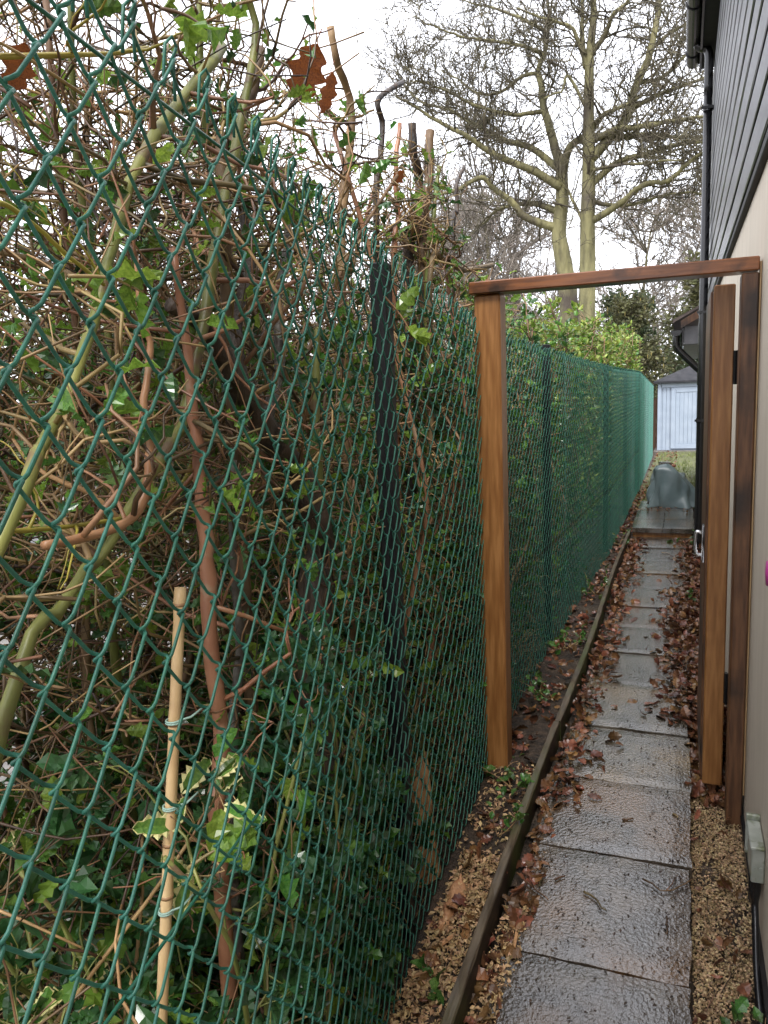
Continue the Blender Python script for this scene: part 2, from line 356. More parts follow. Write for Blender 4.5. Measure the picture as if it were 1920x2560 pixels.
# kerb boards along the left of the path
for (y0, y1, dx, lab) in ((.6, 3.02, 0, 'mossy wet timber edging board beside the nearest slabs and chippings'), (3.024, 7.49, .004, 'timber edging board with ivy behind it along the far path')):
    k = thing('edging_board', lab, 'edging board', (-.458, y0, -.03), 'timber edging boards')
    n = int((y1-y0)/.07); yy = np.linspace(y0, y1, n); xo = -.457+dx+.006*np.sin(yy*1.9)
    sec = np.array([(-.013, -.04), (.013, -.04), (.013, .072), (.010, .078), (-.010, .078), (-.013, .072)])
    V = np.array([[(xo[i]+s[0]+rng.normal()*.0009, yy[i], s[1]+rng.normal()*.0012) for s in sec] for i in range(n)]).reshape(-1, 3)
    ff = [(i*6+a, i*6+(a+1) % 6, (i+1)*6+(a+1) % 6, (i+1)*6+a) for i in range(n-1) for a in range(6)]
    mm = [1 if a in (2, 3, 4) else 0 for i in range(n-1) for a in range(6)]
    mb = MB(); mb.add(V, ff, mm); mb.more([[0, 5, 4, 3], [0, 3, 2, 1], [n*6-6, n*6-5, n*6-4, n*6-3], [n*6-6, n*6-3, n*6-2, n*6-1]], 0)
    mb.build('board', ['kerb_timber', 'kerb_top'], k)
    for yp in np.arange(y0+.5, y1-.1, 1.6):
        mb = MB(); rbox(mb, -.498, -.4725, yp, yp+.04, -.08, .05, .003); mb.build('peg', 'kerb_timber', k)

# ------------------------------------------------------------------ house
WX, HY = .216, 7.75
h = thing('house', 'house with cream rendered wall and black weatherboard cladding above', 'house', (WX, 3, -.06))
mb = MB(); box(mb, WX, WX+6, -3, HY-.02, -.02, 2.1); mb.build('wall', 'cream_render', h)
mb = MB(); box(mb, WX+.02, WX+6, -2.99, HY-.03, 2.1, 4.3); mb.build('upper_wall', 'dark_soffit_gap_shade', h)
mb = MB(); box(mb, WX+.012, WX+5.9, -2.98, HY-.04, -.3, -.02); mb.build('plinth', 'cream_render', h)
mb = MB(); box(mb, WX-.012, WX+.03, -3.01, HY-.01, -.034, -.012); mb.build('base_strip', 'black_plastic', h)
mb = MB(); rbox(mb, WX-.02, WX+.03, -3.02, HY, 2.055, 2.085, .003); mb.build('drip_board', 'dark_soffit_gap_shade', h)
pitch = .137; nb = 14
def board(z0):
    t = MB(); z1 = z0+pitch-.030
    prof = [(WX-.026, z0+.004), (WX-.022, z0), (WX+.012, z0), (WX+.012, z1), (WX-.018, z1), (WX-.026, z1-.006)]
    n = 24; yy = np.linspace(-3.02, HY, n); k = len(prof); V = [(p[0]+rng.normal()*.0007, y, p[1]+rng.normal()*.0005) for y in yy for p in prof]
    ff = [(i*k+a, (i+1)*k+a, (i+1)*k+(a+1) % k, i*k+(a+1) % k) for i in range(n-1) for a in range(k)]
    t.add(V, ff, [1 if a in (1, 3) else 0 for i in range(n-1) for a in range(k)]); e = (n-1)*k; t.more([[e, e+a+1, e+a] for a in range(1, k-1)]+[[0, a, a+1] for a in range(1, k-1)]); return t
for i in range(nb): board(2.09+i*pitch).build('weatherboard', ['cladding', 'dark_soffit_gap_shade'], h)  # top and bottom edges near-black: shade of the gaps painted onto the boards
EX, EY = -.005, 7.62
mb = MB(); box(mb, EX+.1, WX+.02, -3.4, EY-.02, 4.06, 4.08); mb.build('soffit', 'dark_soffit_gap_shade', h)
mb = MB(); box(mb, EX+.085, EX+.1, -3.4, EY, 4.04, 4.25); mb.build('fascia', 'black_plastic', h)
mb = MB(); mb.add([(EX, -3.4, 4.2), (EX, EY+.1, 4.2), (6.4, EY+.1, 8.4), (6.4, -3.4, 8.4), (EX, -3.4, 4.26), (EX, EY+.1, 4.26), (6.4, EY+.1, 8.46), (6.4, -3.4, 8.46)], BF[:, ::-1]); mb.build('roof', 'roof_tile', h)
def gutter(y0, y1, xc, zc, r, parent, name='gutter'):
    a = np.linspace(math.pi, 2*math.pi, 13); t = MB(); ro, ri = r, r-.004; V = []
    for y in (y0, y1): V += [(xc+ro*math.cos(q), y, zc+ro*math.sin(q)*1.05) for q in a]+[(xc+ri*math.cos(q), y, zc+ri*math.sin(q)*1.05) for q in a]
    n = 26; ff = []
    for i in range(12): ff += [(i, i+1, n+i+1, n+i), (13+i+1, 13+i, n+13+i, n+13+i+1), (i+1, i, 13+i, 13+i+1), (n+i, n+i+1, n+13+i+1, n+13+i)]
    ff += [(0, n, n+13, 13), (12, 25, n+25, n+12)]; t.add(V, ff); o = t.build(name, 'black_plastic', parent, smooth=False)
    t = MB(); t.add([(xc, y1+.002, zc)]+[(xc+ro*math.cos(q), y1+.002, zc+ro*math.sin(q)*1.05) for q in a], [(0, i+2, i+1) for i in range(12)]); t.build('end_cap', 'black_plastic', o)
    for y in np.arange(y1-.25, y0, -.9):
        t = MB(); tubes(t, [[(xc+(ro+.004)*math.cos(q), y, zc+(ro+.004)*math.sin(q)*1.05) for q in a]], np.full((1, 13), .006), 6); t.build('bracket', 'black_plastic', o)
    return o
gutter(-3.4, EY, EX+.035, 4.14, .056, h)
PX, PY = .146, 7.15
dp = MB(); tubes(dp, [smooth_path([(EX+.06, PY, 4.1), (EX+.08, PY, 4.07), (PX-.02, PY, 4.05), (PX, PY, 4.0), (PX, PY, 3.9), (PX, PY, 3.7)], 14)], np.full((1, 14), .034), 14)
tubes(dp, [[(PX, PY, 3.72), (PX, PY, 2.2), (PX, PY, .0), (PX, PY, -.09)]], [[.034]*4], 14); d = dp.build('drainpipe', 'black_plastic', h, smooth=True)
for z in (3.6, 2.0, 1.1):
    t = MB(); tubes(t, [[(PX, PY, z-.02), (PX, PY, z+.02)]], [[.039]*2], 14); box(t, PX+.02, WX+.01, PY-.012, PY+.012, z-.012, z+.012); box(t, PX-.05, PX+.05, PY-.045, PY-.036, z-.01, z+.01); t.build('pipe_clip', 'black_plastic', d)
for z in (1.86, 1.45):
    t = MB(); tubes(t, [[(PX, PY, z-.05), (PX, PY, z+.05)]], [[.038]*2], 14); t.build('pipe_joint', 'black_plastic', d)

# extension with low eaves beyond the corner
ex = thing('extension', 'single storey cream extension with low black gutter beyond the drainpipe', 'extension', (.3, 8.5, -.03))
mb = MB(); box(mb, WX-.006, 4.2, HY+.01, 13.2, -.1, 2.0); mb.build('wall', 'cream_render', ex)
E0 = 8.0
mb = MB(); rbox(mb, .0, .2, E0, 13.2, 1.78, 1.95, .004); mb.build('soffit_box', 'grey_soffit', ex)
mb = MB(); rbox(mb, -.018, -.002, E0-.005, 13.2, 1.77, 1.98, .003); mb.build('fascia', 'black_plastic', ex)
gutter(13.2, E0-.03, -.07, 1.915, .05, ex)
mb = MB()
for i in range(9):
    x0 = -.1+i*.22; z0 = 1.985+i*.12
    mb.add([(x0, E0-.06, z0), (x0+.25, E0-.06, z0+.137), (x0+.25, 13.3, z0+.137), (x0, 13.3, z0), (x0, E0-.06, z0+.03), (x0+.25, E0-.06, z0+.155), (x0+.25, 13.3, z0+.155), (x0, 13.3, z0+.03)], BF)
mb.build('roof', 'roof_tile', ex)
mb = MB(); mb.add([(-.03, E0-.07, 1.93), (1.9, E0-.07, 2.98), (1.9, E0-.05, 2.98), (-.03, E0-.05, 1.93), (-.03, E0-.07, 2.0), (1.9, E0-.07, 3.1), (1.9, E0-.05, 3.1), (-.03, E0-.05, 2.0)], BF); mb.build('barge_board', 'dark_timber', ex)
t = MB(); tubes(t, [smooth_path([(-.07, E0+.06, 1.87), (-.07, E0+.06, 1.80), (-.05, E0+.06, 1.74), (.10, E0+.06, 1.58), (.155, E0+.06, 1.52), (.165, E0+.06, 1.42), (.165, E0+.06, .7), (.165, E0+.06, -.03)], 40)], np.full((1, 40), .034), 12); t.build('drainpipe', 'black_plastic', ex, smooth=True)

# ------------------------------------------------------------------ gate frame and gate
GY = 2.66
gf = thing('gateway', 'brown stained timber gateway of two posts and a crossbeam', 'gateway', (-.2, GY, -.02))
mb = MB(); rbox(mb, -.678, -.587, GY, GY+.095, -.06, 1.752, .006); o = mb.build('post', 'stained_timber', gf); o['label'] = 'square orange brown post beside the wire fence'
o.location = (0, 0, 0); o.rotation_euler = (0, 0, 0)
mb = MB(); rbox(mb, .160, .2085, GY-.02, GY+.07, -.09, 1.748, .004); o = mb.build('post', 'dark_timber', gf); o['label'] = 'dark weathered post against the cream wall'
mb = MB(); rbox(mb, .2095, .2145, GY-.018, GY+.02, .06, 1.78, .001); mb.build('edge_strip', 'raw_timber_edge', gf)
mb = MB(); rbox(mb, -.690, .2085, GY-.022, GY+.072, 1.7535, 1.795, .004); o = mb.build('crossbeam', 'beam_timber', gf)
gt = thing('gate', 'narrow brown timber gate standing open against the wall', 'gate', (.12, 2.8, 0))
mb = MB(); rbox(mb, .088, .152, 2.78, 2.825, .012, 1.735, .004); mb.build('hinge_stile', 'stained_timber', gt)
mb = MB(); rbox(mb, .092, .140, 3.345, 3.39, .012, 1.725, .004); mb.build('latch_stile', 'stained_timber', gt)
for i in range(5):
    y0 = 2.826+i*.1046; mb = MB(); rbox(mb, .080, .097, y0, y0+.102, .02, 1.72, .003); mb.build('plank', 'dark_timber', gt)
for z in (.25, .9, 1.5): mb = MB(); rbox(mb, .0975, .135, 2.826, 3.344, z, z+.09, .003); mb.build('rail', 'stained_timber', gt)
for z in (.33, 1.42):
    mb = MB(); rbox(mb, .1525, .162, 2.776, 2.80, z, z+.1, .001); tubes(mb, [[(.156, 2.772, z-.004), (.156, 2.772, z+.104)]], [[.007, .007]], 8); mb.build('hinge', 'black_plastic', gt)
mb = MB(); rbox(mb, .073, .0795, 2.86, 2.92, .80, .93, .001); tubes(mb, [smooth_path([(.075, 2.89, .9), (.055, 2.89, .905), (.05, 2.89, .88), (.052, 2.89, .83), (.072, 2.89, .82)], 14)], np.full((1, 14), .006), 8); mb.build('latch', 'steel', gt, smooth=True)

# ------------------------------------------------------------------ chain link fence
fn = thing('chain_link_fence', 'green coated chain link fence on black posts along the hedge', 'fence', (-.45, .4, 0))
ROWS, HA = 22, .0360
def wire_mesh(phase, S, P, hi):
    """one woven wire, 1 m high nominal: flattened spiral, y<0 is the side that rises to the right"""
    v = 1.0/ROWS; t, dlt = .0040, .0030; pts = []
    prof = [(-dlt, 0, 0.), (.0002, -.75*t, .05), (.0052, -t, .14), (.30*HA, -t*1.05, .30), (.70*HA, -t*1.05, .70), (HA-.0052, -t, .86), (HA-.0002, -.75*t, .95)] if hi else [(-dlt, 0, 0.), (.004, -t, .12), (HA-.004, -t, .88)]
    for r in range(ROWS):
        for q in prof: pts.append((q[0], q[1], (r+q[2]*.5)*v))
        for q in prof: pts.append((HA-q[0], -q[1], (r+.5+q[2]*.5)*v))
    pts = np.array(pts)
    if phase: pts[:, 0] = HA-pts[:, 0]; pts[:, 1] = -pts[:, 1]            # start on the right: joins its neighbours
    else: pass
    # knuckle: over the top and a short tail down the back
    p = pts[-1]; sx = -1 if not phase else 1
    top = [(p[0]+sx*.004, 0.002, 1.0), (p[0]+sx*.003, -.004, 1.006), (p[0]-sx*.003, -.003, 1.010), (p[0]-sx*.007, .003, 1.006), (p[0]-sx*.009, .005, .994), (p[0]-sx*.010, .006, .983)]
    return np.vstack([pts, top])
HN = 1.7                                   # a wire is modelled at this height, then scaled with its bay
def mk(phase, S, hi):
    p = wire_mesh(phase, S, None, hi); p[:, 2] *= HN
    mb = MB(); tubes(mb, p[None], np.full((1, len(p)), .00175), S); return mb
near = [mk(0, 8, True), mk(1, 8, True)]; farm = [mk(0, 5, False), mk(1, 5, False)]
nmesh = [m.mesh('wire', 'green_wire', True) for m in near]; fmesh = [m.mesh('wire', 'green_wire', True) for m in farm]
rest = MB(); count = 0
for b in range(len(FENCE)-1):
    a, c = FENCE[b], FENCE[b+1]; L = math.hypot(*(c-a)[:2]); n = int(round(L/HA)); dx, dy = (c-a)[:2]/L; st = L/n
    for i in range(n):
        u = i/n; px, py = a[0]+dx*L*u, a[1]+dy*L*u; zt = a[2]+(c[2]-a[2])*u+.004*math.sin(count*.7)+.003*math.sin(count*2.3)
        zb = .03 if py < 9.3 else far_z(py)+.02
        px += (.006*math.sin(py*3.1)+.003*math.sin(py*9))*(1 if py < 4.5 else .25); 
        # local x along the fence, local -y towards the path
        m4 = Matrix.Translation((px, py, zb)) @ Matrix(((dx, -dy, 0, 0), (dy, dx, 0, 0), (0, 0, 1, 0), (0, 0, 0, 1))) @ Matrix.Diagonal((st/HA, 1, (zt-zb)/HN, 1))
        ph = i % 2
        if count < 300:
            o = link('wire', (nmesh if py < 3.2 else fmesh)[ph], fn); o.matrix_parent_inverse = Matrix.Identity(4)
            o.matrix_local = Matrix.Translation(-Vector(fn.location)) @ m4
        else:
            A = np.array(m4); V = farm[ph].v[0]; W = V @ A[:3, :3].T + A[:3, 3]
            rest.add(W, np.concatenate(farm[ph].f[4]))
        count += 1
o = rest.build('far_wires', 'green_wire', fn, smooth=True, kind='stuff')
for z in (.16, .9, None):                                   # line wires behind the mesh
    P = []
    for q in FENCE[:-1]:
        P.append((q[0]-.0085, q[1], z if z else q[2]-.045))
    P = np.array(P); t = np.concatenate([np.linspace(P[i], P[i+1], 8)[:-1] for i in range(len(P)-1)]+[P[-1:]])
    t[:, 0] += (.006*np.sin(t[:, 1]*3.1)+.003*np.sin(t[:, 1]*9))*np.where(t[:, 1] < 4.5, 1, .25)
    mb = MB(); tubes(mb, t[None], np.full((1, len(t)), .0019), 8); mb.build('line_wire', 'green_line', fn, smooth=True)
mb = MB(); q = np.array([fx(.72)+.002, .72, .9]); th = np.linspace(0, 9*math.pi, 60)
tubes(mb, np.stack([q[0]+.004*np.cos(th), q[1]+.004*np.sin(th), q[2]-.03+.0005*60*np.linspace(0, 1, 60)], 1)[None], np.full((1, 60), .0011), 5); mb.build('wire_tie', 'green_line', fn)
for y, zt in ((1.70, 1.725), (4.2, 1.655), (6.6, 1.605), (8.7, 1.59), (10.7, 1.59), (14.3, 1.45), (17.9, 1.36)):
    x = fx(y)-.027; zb = -.05 if y < 9.3 else far_z(y)-.05
    mb = MB(); rbox(mb, x-.026, x+.014, y-.02, y+.022, zb, zt, .003); o = mb.build('post', 'black_post', fn)
    for z in (.16, .9, zt-.09):
        mb = MB(); tubes(mb, [[(x+.0145, y-.02, z), (x+.0145, y+.022, z)]], [[.0025, .0025]], 6); mb.build('staple', 'green_line', o)

# ------------------------------------------------------------------ hedge and shrubs
HL = [holly_mesh(3, 0), holly_mesh(3, 0, curl=.3, fold=.16), holly_mesh(4, 0, wid=.23, curl=-.1, fold=.13)]
HLS = [holly_mesh(3, 0), holly_mesh(2, 0, curl=.25)]
HV = [holly_mesh(4, 0, True), holly_mesh(5, 0, True, curl=.25)]
OV = [oval_mesh(), oval_mesh(.3, 5, curl=.35), oval_mesh(.2, 4, curl=.1)]
_leafdata = {}
def leaf_data(i, m, var=False):
    k = (i, m, var)
    if k not in _leafdata: _leafdata[k] = (HV if var else HL)[i].mesh('leaf', [m, 'cream_rim'] if var else m)
    return _leafdata[k]

def walk(p0, d, L, n, wob, grav=0., rg=rng):
    p = [np.array(p0, float)]; d = nrm(d); s = L/(n-1)
    for _ in range(n-1):
        d = nrm(d+rg.normal(size=3)*wob+np.array([0, 0, grav])); p.append(p[-1]+d*s)
    return np.array(p)
def resamp(p, n): return smooth_path(p, n)

class Shrub:
    def __init__(s, name, label, base, group=None, cat='shrub', xlim=True, ztop=None, gap=.05):
        s.root = thing(name, label, cat, (base[0], base[1], ground_z(base[0], base[1])), group); s.t = {}; s.lp = []; s.ld = []; s.xlim = xlim; s.ztop = ztop; s.gap = gap
    def clip(s, P):
        P = np.array(P)
        if s.xlim: lim = fx(P[:, 1])-s.gap; P[:, 0] = np.where(P[:, 0] > lim, np.minimum(2*lim-P[:, 0], lim), P[:, 0])
        P[:, 2] = np.maximum(P[:, 2], .01); return P
    def ok(s, P):
        if s.ztop is None: return len(P)
        z = P[:, 2]-s.ztop(P[:, 1]); bad = np.nonzero(z > rng.normal()*.07)[0]; return len(P) if len(bad) == 0 else bad[0]
    def stem(s, pts, r, m, n=28, S=9, knots=True):
        P = s.clip(resamp(pts, n)); rr = np.interp(np.linspace(0, 1, n), np.linspace(0, 1, len(r)), r)
        rr = rr*(1+.07*np.sin(np.arange(n)*1.7+rng.random()*6)+.05*rng.normal(size=n))
        P = P+rng.normal(size=P.shape)*rr[:, None]*.12
        mb = MB(); tubes(mb, P[None], rr[None], S); mb.build('stem', m, s.root, smooth=True); return P, rr
    def tw(s, P, r0, r1, m, K):
        P = s.clip(resamp(P, K)); s.t.setdefault((m, K), []).append((P, np.linspace(r0, r1, K))); return P
    def sprout(s, P, r, nb, L=(.15, .45), mats=('twig_brown',), sub=4, leaf=1.0, side=None, up=.25, lo=0., subL=.5):
        """branches along a stem, twigs along branches, leaf points on twigs"""
        for _ in range(nb):
            i = int(len(P)*(lo+(1-lo)*rng.random()*.98)); d = rng.normal(size=3); d[2] = d[2]*.5+up; d[:2] *= 1.2
            if side is not None: d += side
            l = rng.uniform(*L); q = walk(P[i], d, l, 7, .28, .06); k = s.ok(q)
            if k < 3: continue
            cut = k < 7; q = q[:k]; r0 = min(.75*r[i], rng.uniform(.0022, .0055)); m = mats[rng.integers(len(mats))]
            q = s.tw(q, r0, r0*(.75 if cut else .4), m, 7)
            for _ in range(rng.poisson(sub)):
                j = rng.integers(1, 7); d2 = nrm(q[j]-q[j-1])*.6+rng.normal(size=3)*.7+np.array([0, 0, .15])
                e = walk(q[j], d2, rng.uniform(.3, 1)*subL*l+.03, 5, .3, .05); k = s.ok(e)
                if k < 3: continue
                e = s.tw(e[:k], r0*.5, r0*.22+.0004, m, 5)
                nl = rng.poisson(leaf*1.6)
                for _ in range(nl):
                    a = rng.integers(1, 5); s.lp.append(e[a]); s.ld.append(nrm(e[a]-e[a-1]))
    def finish(s, leaf_mats=(('holly', 1),), size=(.035, .065), nobj=60, up=.6, smallmesh=None, var=False, keep=1.0):
        for m in sorted({k[0] for k in s.t}):
            mb = MB()
            for (mm, K), lst in s.t.items():
                if mm == m: tubes(mb, np.array([a for a, _ in lst]), np.array([b for _, b in lst]), 5 if K > 5 else 4)
            mb.build('twigs', m, s.root, smooth=True, kind='stuff')
        if not s.lp: return s
        P = np.array(s.lp); D = np.array(s.ld)
        if keep < 1: q = rng.random(len(P)) < keep; P = P[q]; D = D[q]
        N = len(P); Fr = rot_frames(N, D*.8, up); S = rng.uniform(*size, N)
        pr = proj(P); vis = (pr[:, 2] > .1) & (pr[:, 0] > 0) & (pr[:, 0] < 1920) & (pr[:, 1] > 0) & (pr[:, 1] < 2560)
        big = np.where(vis, S/np.maximum(pr[:, 2], .1)*(1+.8*np.maximum(0, 1-np.abs(P[:, 0]-fx(P[:, 1]))*3)), 0); order = np.argsort(-big); nobj = min(nobj, int(vis.sum()))
        names = [a for a, _ in leaf_mats]; w = np.array([b for _, b in leaf_mats], float); w /= w.sum(); mi = rng.choice(len(names), N, p=w)
        base = np.array(s.root.location)
        for i in order[:nobj]:
            v = var or False; k = int(rng.integers(len(HV) if v else len(HL)))
            o = link('leaf', leaf_data(k, names[mi[i]], v), s.root); o.matrix_parent_inverse = Matrix.Identity(4); o.matrix_local = mat4(Fr[i], P[i]-base, S[i])
        rest = order[nobj:]
        if len(rest):
            mb = MB(); src = smallmesh or (HV if var else HLS)
            for a in range(len(names)):
                for k in range(len(src)):
                    q = [i for i in rest if mi[i] == a and i % len(src) == k]
                    if q: scatter(mb, src[k], P[q], Fr[q], S[q], None if var else a)
            mb.build('foliage', names+(['cream_rim'] if var else []), s.root, kind='stuff')
        return s

px6 = lambda x, y: (x*.5787, 700+y*.5787)
px1 = lambda x, y: (x*.5787, y*.5787)
px7 = lambda x, y: (x*.5787, 1300+y*.5787)
px8 = lambda x, y: (x*.5787, 1840+y*.5787)
def trace(pts, X):
    """photo pixels on the vertical plane(s) x = X behind the fence"""
    Xs = np.interp(np.linspace(0, 1, len(pts)), np.linspace(0, 1, len(np.atleast_1d(X))), np.atleast_1d(X))
    return np.array([gx(p[0], p[1], x) for p, x in zip(pts, Xs)])
def prad(p, px): return px/2/F*np.linalg.norm(p-CAM)
ztop_near = lambda y: np.interp(y, [0, 1.4, 2.35, 2.6, 2.9, 3.3, 4, 5.3, 20], [2.5, 2.3, 2.27, 2.2, 2.02, 1.96, 1.93, 1.88, 1.86])
TW = ('twig_brown', 'twig_brown', 'twig_tan')

# 1 shrub with thick yellow-green stems
s = Shrub('hedge_shrub', 'hedge shrub with thick yellow green stems behind the wire mesh', (-.95, .62), 'hedge shrubs behind the fence', ztop=ztop_near)
A = trace([(555, 116), (469, 231), (347, 405), (289, 585), (231, 810), (156, 1024), (104, 1117), (60, 1230)], (-.78, -.62)); A = np.vstack([A, A[-1]+np.array([-.06, -.14, -.35]), (A[-1][0]-.2, A[-1][1]-.3, -.03)])
P, r = s.stem(A, [prad(A[0], 26), prad(A[3], 27), prad(A[5], 26), .008, .008], 'bark_green'); s.sprout(P, r, 20, mats=TW, leaf=.8)
B = trace([(560, -120), (640, 60), (608, 272), (579, 417), (550, 550), (521, 729), (463, 1024), (428, 1105), (347, 1232), (260, 1383), (220, 1421), (145, 1531), (17, 1763)], (-.82, -.66)); B = np.vstack([B, (B[-1][0]-.1, B[-1][1]-.22, .4), (B[-1][0]-.2, B[-1][1]-.34, -.03)])
P, r = s.stem(B, [.006, prad(B[4], 26), prad(B[6], 30), prad(B[9], 26), .008, .008], 'bark_green', 44); s.sprout(P, r, 26, mats=TW, leaf=.8)
C = trace([(500, -160), (498, 0), (509, 289), (538, 393), (552, 470)], -.9); P, r = s.stem(C, [.005, .0065, .008], 'bark_green'); s.sprout(P, r, 10, mats=TW, leaf=.3)
for pts, X in (([px1(-60, 245), px1(80, 242), px1(300, 238), px1(480, 232), px1(640, 205)], -.72), ([px1(-40, 880), px1(40, 895), px1(180, 1000), px1(300, 1110), px1(450, 1230)], -.66), ([px6(0, 1085), px6(200, 1075), px6(400, 1050), px6(520, 1030)], -.7), ([px6(690, 960), px6(800, 860), px6(850, 700)], -.95)):
    Q = trace(pts, X); P, r = s.stem(Q, [prad(Q[0], 13), prad(Q[-1], 9)], 'twig_yellow', 16, 7); s.sprout(P, r, 2, (.05, .2), ('twig_yellow',), 2, .6)
for _ in range(9):
    x, y = rng.uniform(-1.7, -.98), rng.uniform(.3, 1.35); Q = walk((x, y, -.02), (rng.normal()*.15, rng.normal()*.15, 1), 2.5, 9, .1, .05); k = s.ok(Q)
    Q = Q[:max(k, 3)]; P, r = s.stem(Q, [rng.uniform(.007, .014), .005], ['bark_brown', 'bark_green', 'bark_dark'][rng.integers(3)], 22, 7); s.sprout(P, r, 34, (.12, .5), TW, 4.5, 1.0)
s.finish((('holly_mid', 2), ('holly_light', 2.5), ('holly', 1)), (.028, .055), 110, keep=.72)

# 2 red-stemmed shrub
s = Shrub('hedge_shrub', 'hedge shrub with smooth red brown stems behind the bamboo cane', (-.85, .98), 'hedge shrubs behind the fence', ztop=ztop_near)
A = trace([(430, 620), (468, 860), (480, 1024), (492, 1105), (509, 1279), (521, 1416), (532, 1647), (555, 1821), (544, 1965), (548, 2150)], (-.72, -.68)); A = np.vstack([A, (A[-1][0], A[-1][1], -.03)])
P, r = s.stem(A, [.006, prad(A[2], 30), prad(A[5], 38), prad(A[7], 40), .013], 'bark_red', 36, 10); s.sprout(P, r, 18, mats=('twig_brown', 'bark_red'), leaf=.8)
A = trace([(340, 640), (353, 787), (376, 874), (359, 1024), (376, 1117), (347, 1273), (255, 1331), (110, 1366)], (-.62, -.6)); P, r = s.stem(A, [.003, prad(A[3], 17), prad(A[5], 24), prad(A[7], 22)], 'bark_red', 36); s.sprout(P, r, 7, (.08, .25), ('bark_red', 'twig_brown'), 3, .6)
A = trace([(585, 1150), (579, 1317), (590, 1474), (602, 1624), (584, 1763), (579, 1937), (575, 2100)], -.74); A = np.vstack([A, (A[-1][0], A[-1][1], -.03)]); P, r = s.stem(A, [.005, prad(A[2], 22), prad(A[4], 26), .012], 'bark_lichen', 30); s.sprout(P, r, 10, mats=TW, leaf=1)
for _ in range(6):
    x, y = rng.uniform(-1.6, -1.0), rng.uniform(.8, 1.7); Q = walk((x, y, -.02), (rng.normal()*.12, rng.normal()*.12, 1), 2.5, 9, .1, .05); k = s.ok(Q)
    P, r = s.stem(Q[:max(k, 3)], [rng.uniform(.007, .012), .005], ['bark_brown', 'bark_red'][rng.integers(2)], 22, 7); s.sprout(P, r, 34, (.12, .5), TW, 4.5, 1.0)
s.finish((('holly_mid', 2), ('holly_light', 2), ('holly', 1.5)), (.028, .055), 90, keep=.75)

# 3 dark gnarled trunk
s = Shrub('hedge_shrub', 'gnarled dark barked hedge shrub leaning behind the mesh near the black post', (-1.0, 1.6), 'hedge shrubs behind the fence', ztop=ztop_near)
A = trace([(430, 760), (521, 833), (608, 978), (665, 1070), (746, 1186), (804, 1365), (799, 1416), (781, 1647), (799, 1879), (770, 2040), (740, 2200)], (-.78, -.74, -.78)); A = np.vstack([A, (A[-1][0]-.01, A[-1][1], -.04)])
P, r = s.stem(A, [.012, prad(A[3], 66), prad(A[5], 74), prad(A[8], 92), .04], 'bark_dark', 40, 12); s.sprout(P, r, 22, (.15, .5), ('twig_brown',), 4, .6)
A = trace([(793, 820), (790, 931), (787, 1047), (793, 1192), (804, 1300)], -.76); P, r = s.stem(A, [.006, .010, .013, .016], 'bark_green', 20); s.sprout(P, r, 6, mats=TW, leaf=.5)
A = trace([(608, 978), (590, 820), (625, 640), (600, 520)], (-.76, -.9)); P, r = s.stem(A, [.016, .012, .009], 'bark_dark', 20); s.sprout(P, r, 14, mats=TW, leaf=.4)
A = trace([(665, 1070), (700, 900), (690, 760), (720, 600), (700, 420)], (-.77, -.95)); P, r = s.stem(A, [.014, .012, .008], 'bark_lichen', 20); s.sprout(P, r, 14, mats=TW, leaf=.5)
for _ in range(7):
    x, y = rng.uniform(-1.6, -.85), rng.uniform(1.4, 2.2); Q = walk((x, y, -.02), (rng.normal()*.1, rng.normal()*.1, 1), 2.5, 9, .09, .05); k = s.ok(Q)
    P, r = s.stem(Q[:max(k, 3)], [rng.uniform(.008, .016), .006], ['bark_brown', 'bark_dark', 'bark_red'][rng.integers(3)], 22, 7); s.sprout(P, r, 34, (.12, .5), TW, 4.5, 1.0)
s.finish((('holly_mid', 2), ('holly_light', 1.8), ('holly', 1.5)), (.028, .055), 90, keep=.75)

# 4 tall clipped hedge with cut upright stems
s = Shrub('hedge_shrub', 'tall clipped hedge shrub with bundles of cut upright brown stems', (-1.05, 2.2), 'hedge shrubs behind the fence', ztop=ztop_near)
z2 = lambda x, y: (500+x*.446, 60+y*.446)
for pts, X, w, m in (([z2(340, 140), z2(310, 300), z2(250, 480), z2(170, 700), z2(130, 950)], -.85, 26, 'bark_brown'), ([z2(735, 20), z2(760, 200), z2(830, 380), z2(850, 560), z2(830, 760), z2(800, 1000), z2(790, 1300)], -.95, 20, 'bark_brown'),
                     ([z2(1130, 330), z2(1000, 420), z2(1020, 560), z2(1010, 800), z2(990, 1100)], -.98, 14, 'bark_dark'), ([z2(1290, 600), z2(1280, 850), z2(1250, 1100), z2(1250, 1450)], -.86, 26, 'bark_brown'),
                     ([z2(1340, 800), z2(1310, 1050), z2(1270, 1450)], -.84, 13, 'bark_green'), ([z2(1190, 560), z2(1195, 720), z2(1230, 900), z2(1180, 1200), z2(1170, 1400)], -.9, 24, 'bark_dark'),
                     ([z2(1120, 560), z2(1100, 800), z2(1110, 1100), z2(1090, 1350)], -.92, 14, 'bark_red'), ([z2(1480, 800), z2(1440, 900), z2(1440, 1050), z2(1420, 1250)], -.9, 10, 'bark_dark'), ([z2(1640, 1350), z2(1480, 1380), z2(1380, 1330), z2(1290, 1450)], -.8, 14, 'bark_brown')):
    A = trace(pts, X); b = A[-1].copy(); A = np.vstack([A, (b[0]-.03, b[1]+.02, .8), (b[0]-.05, b[1]+.03, -.03)]); rr = [prad(A[0], w)*.8, prad(A[2], w), prad(A[2], w)*1.25]
    P, r = s.stem(A, rr, m, 26, 8); s.sprout(P, r, 26, (.1, .4), TW, 4, .7)
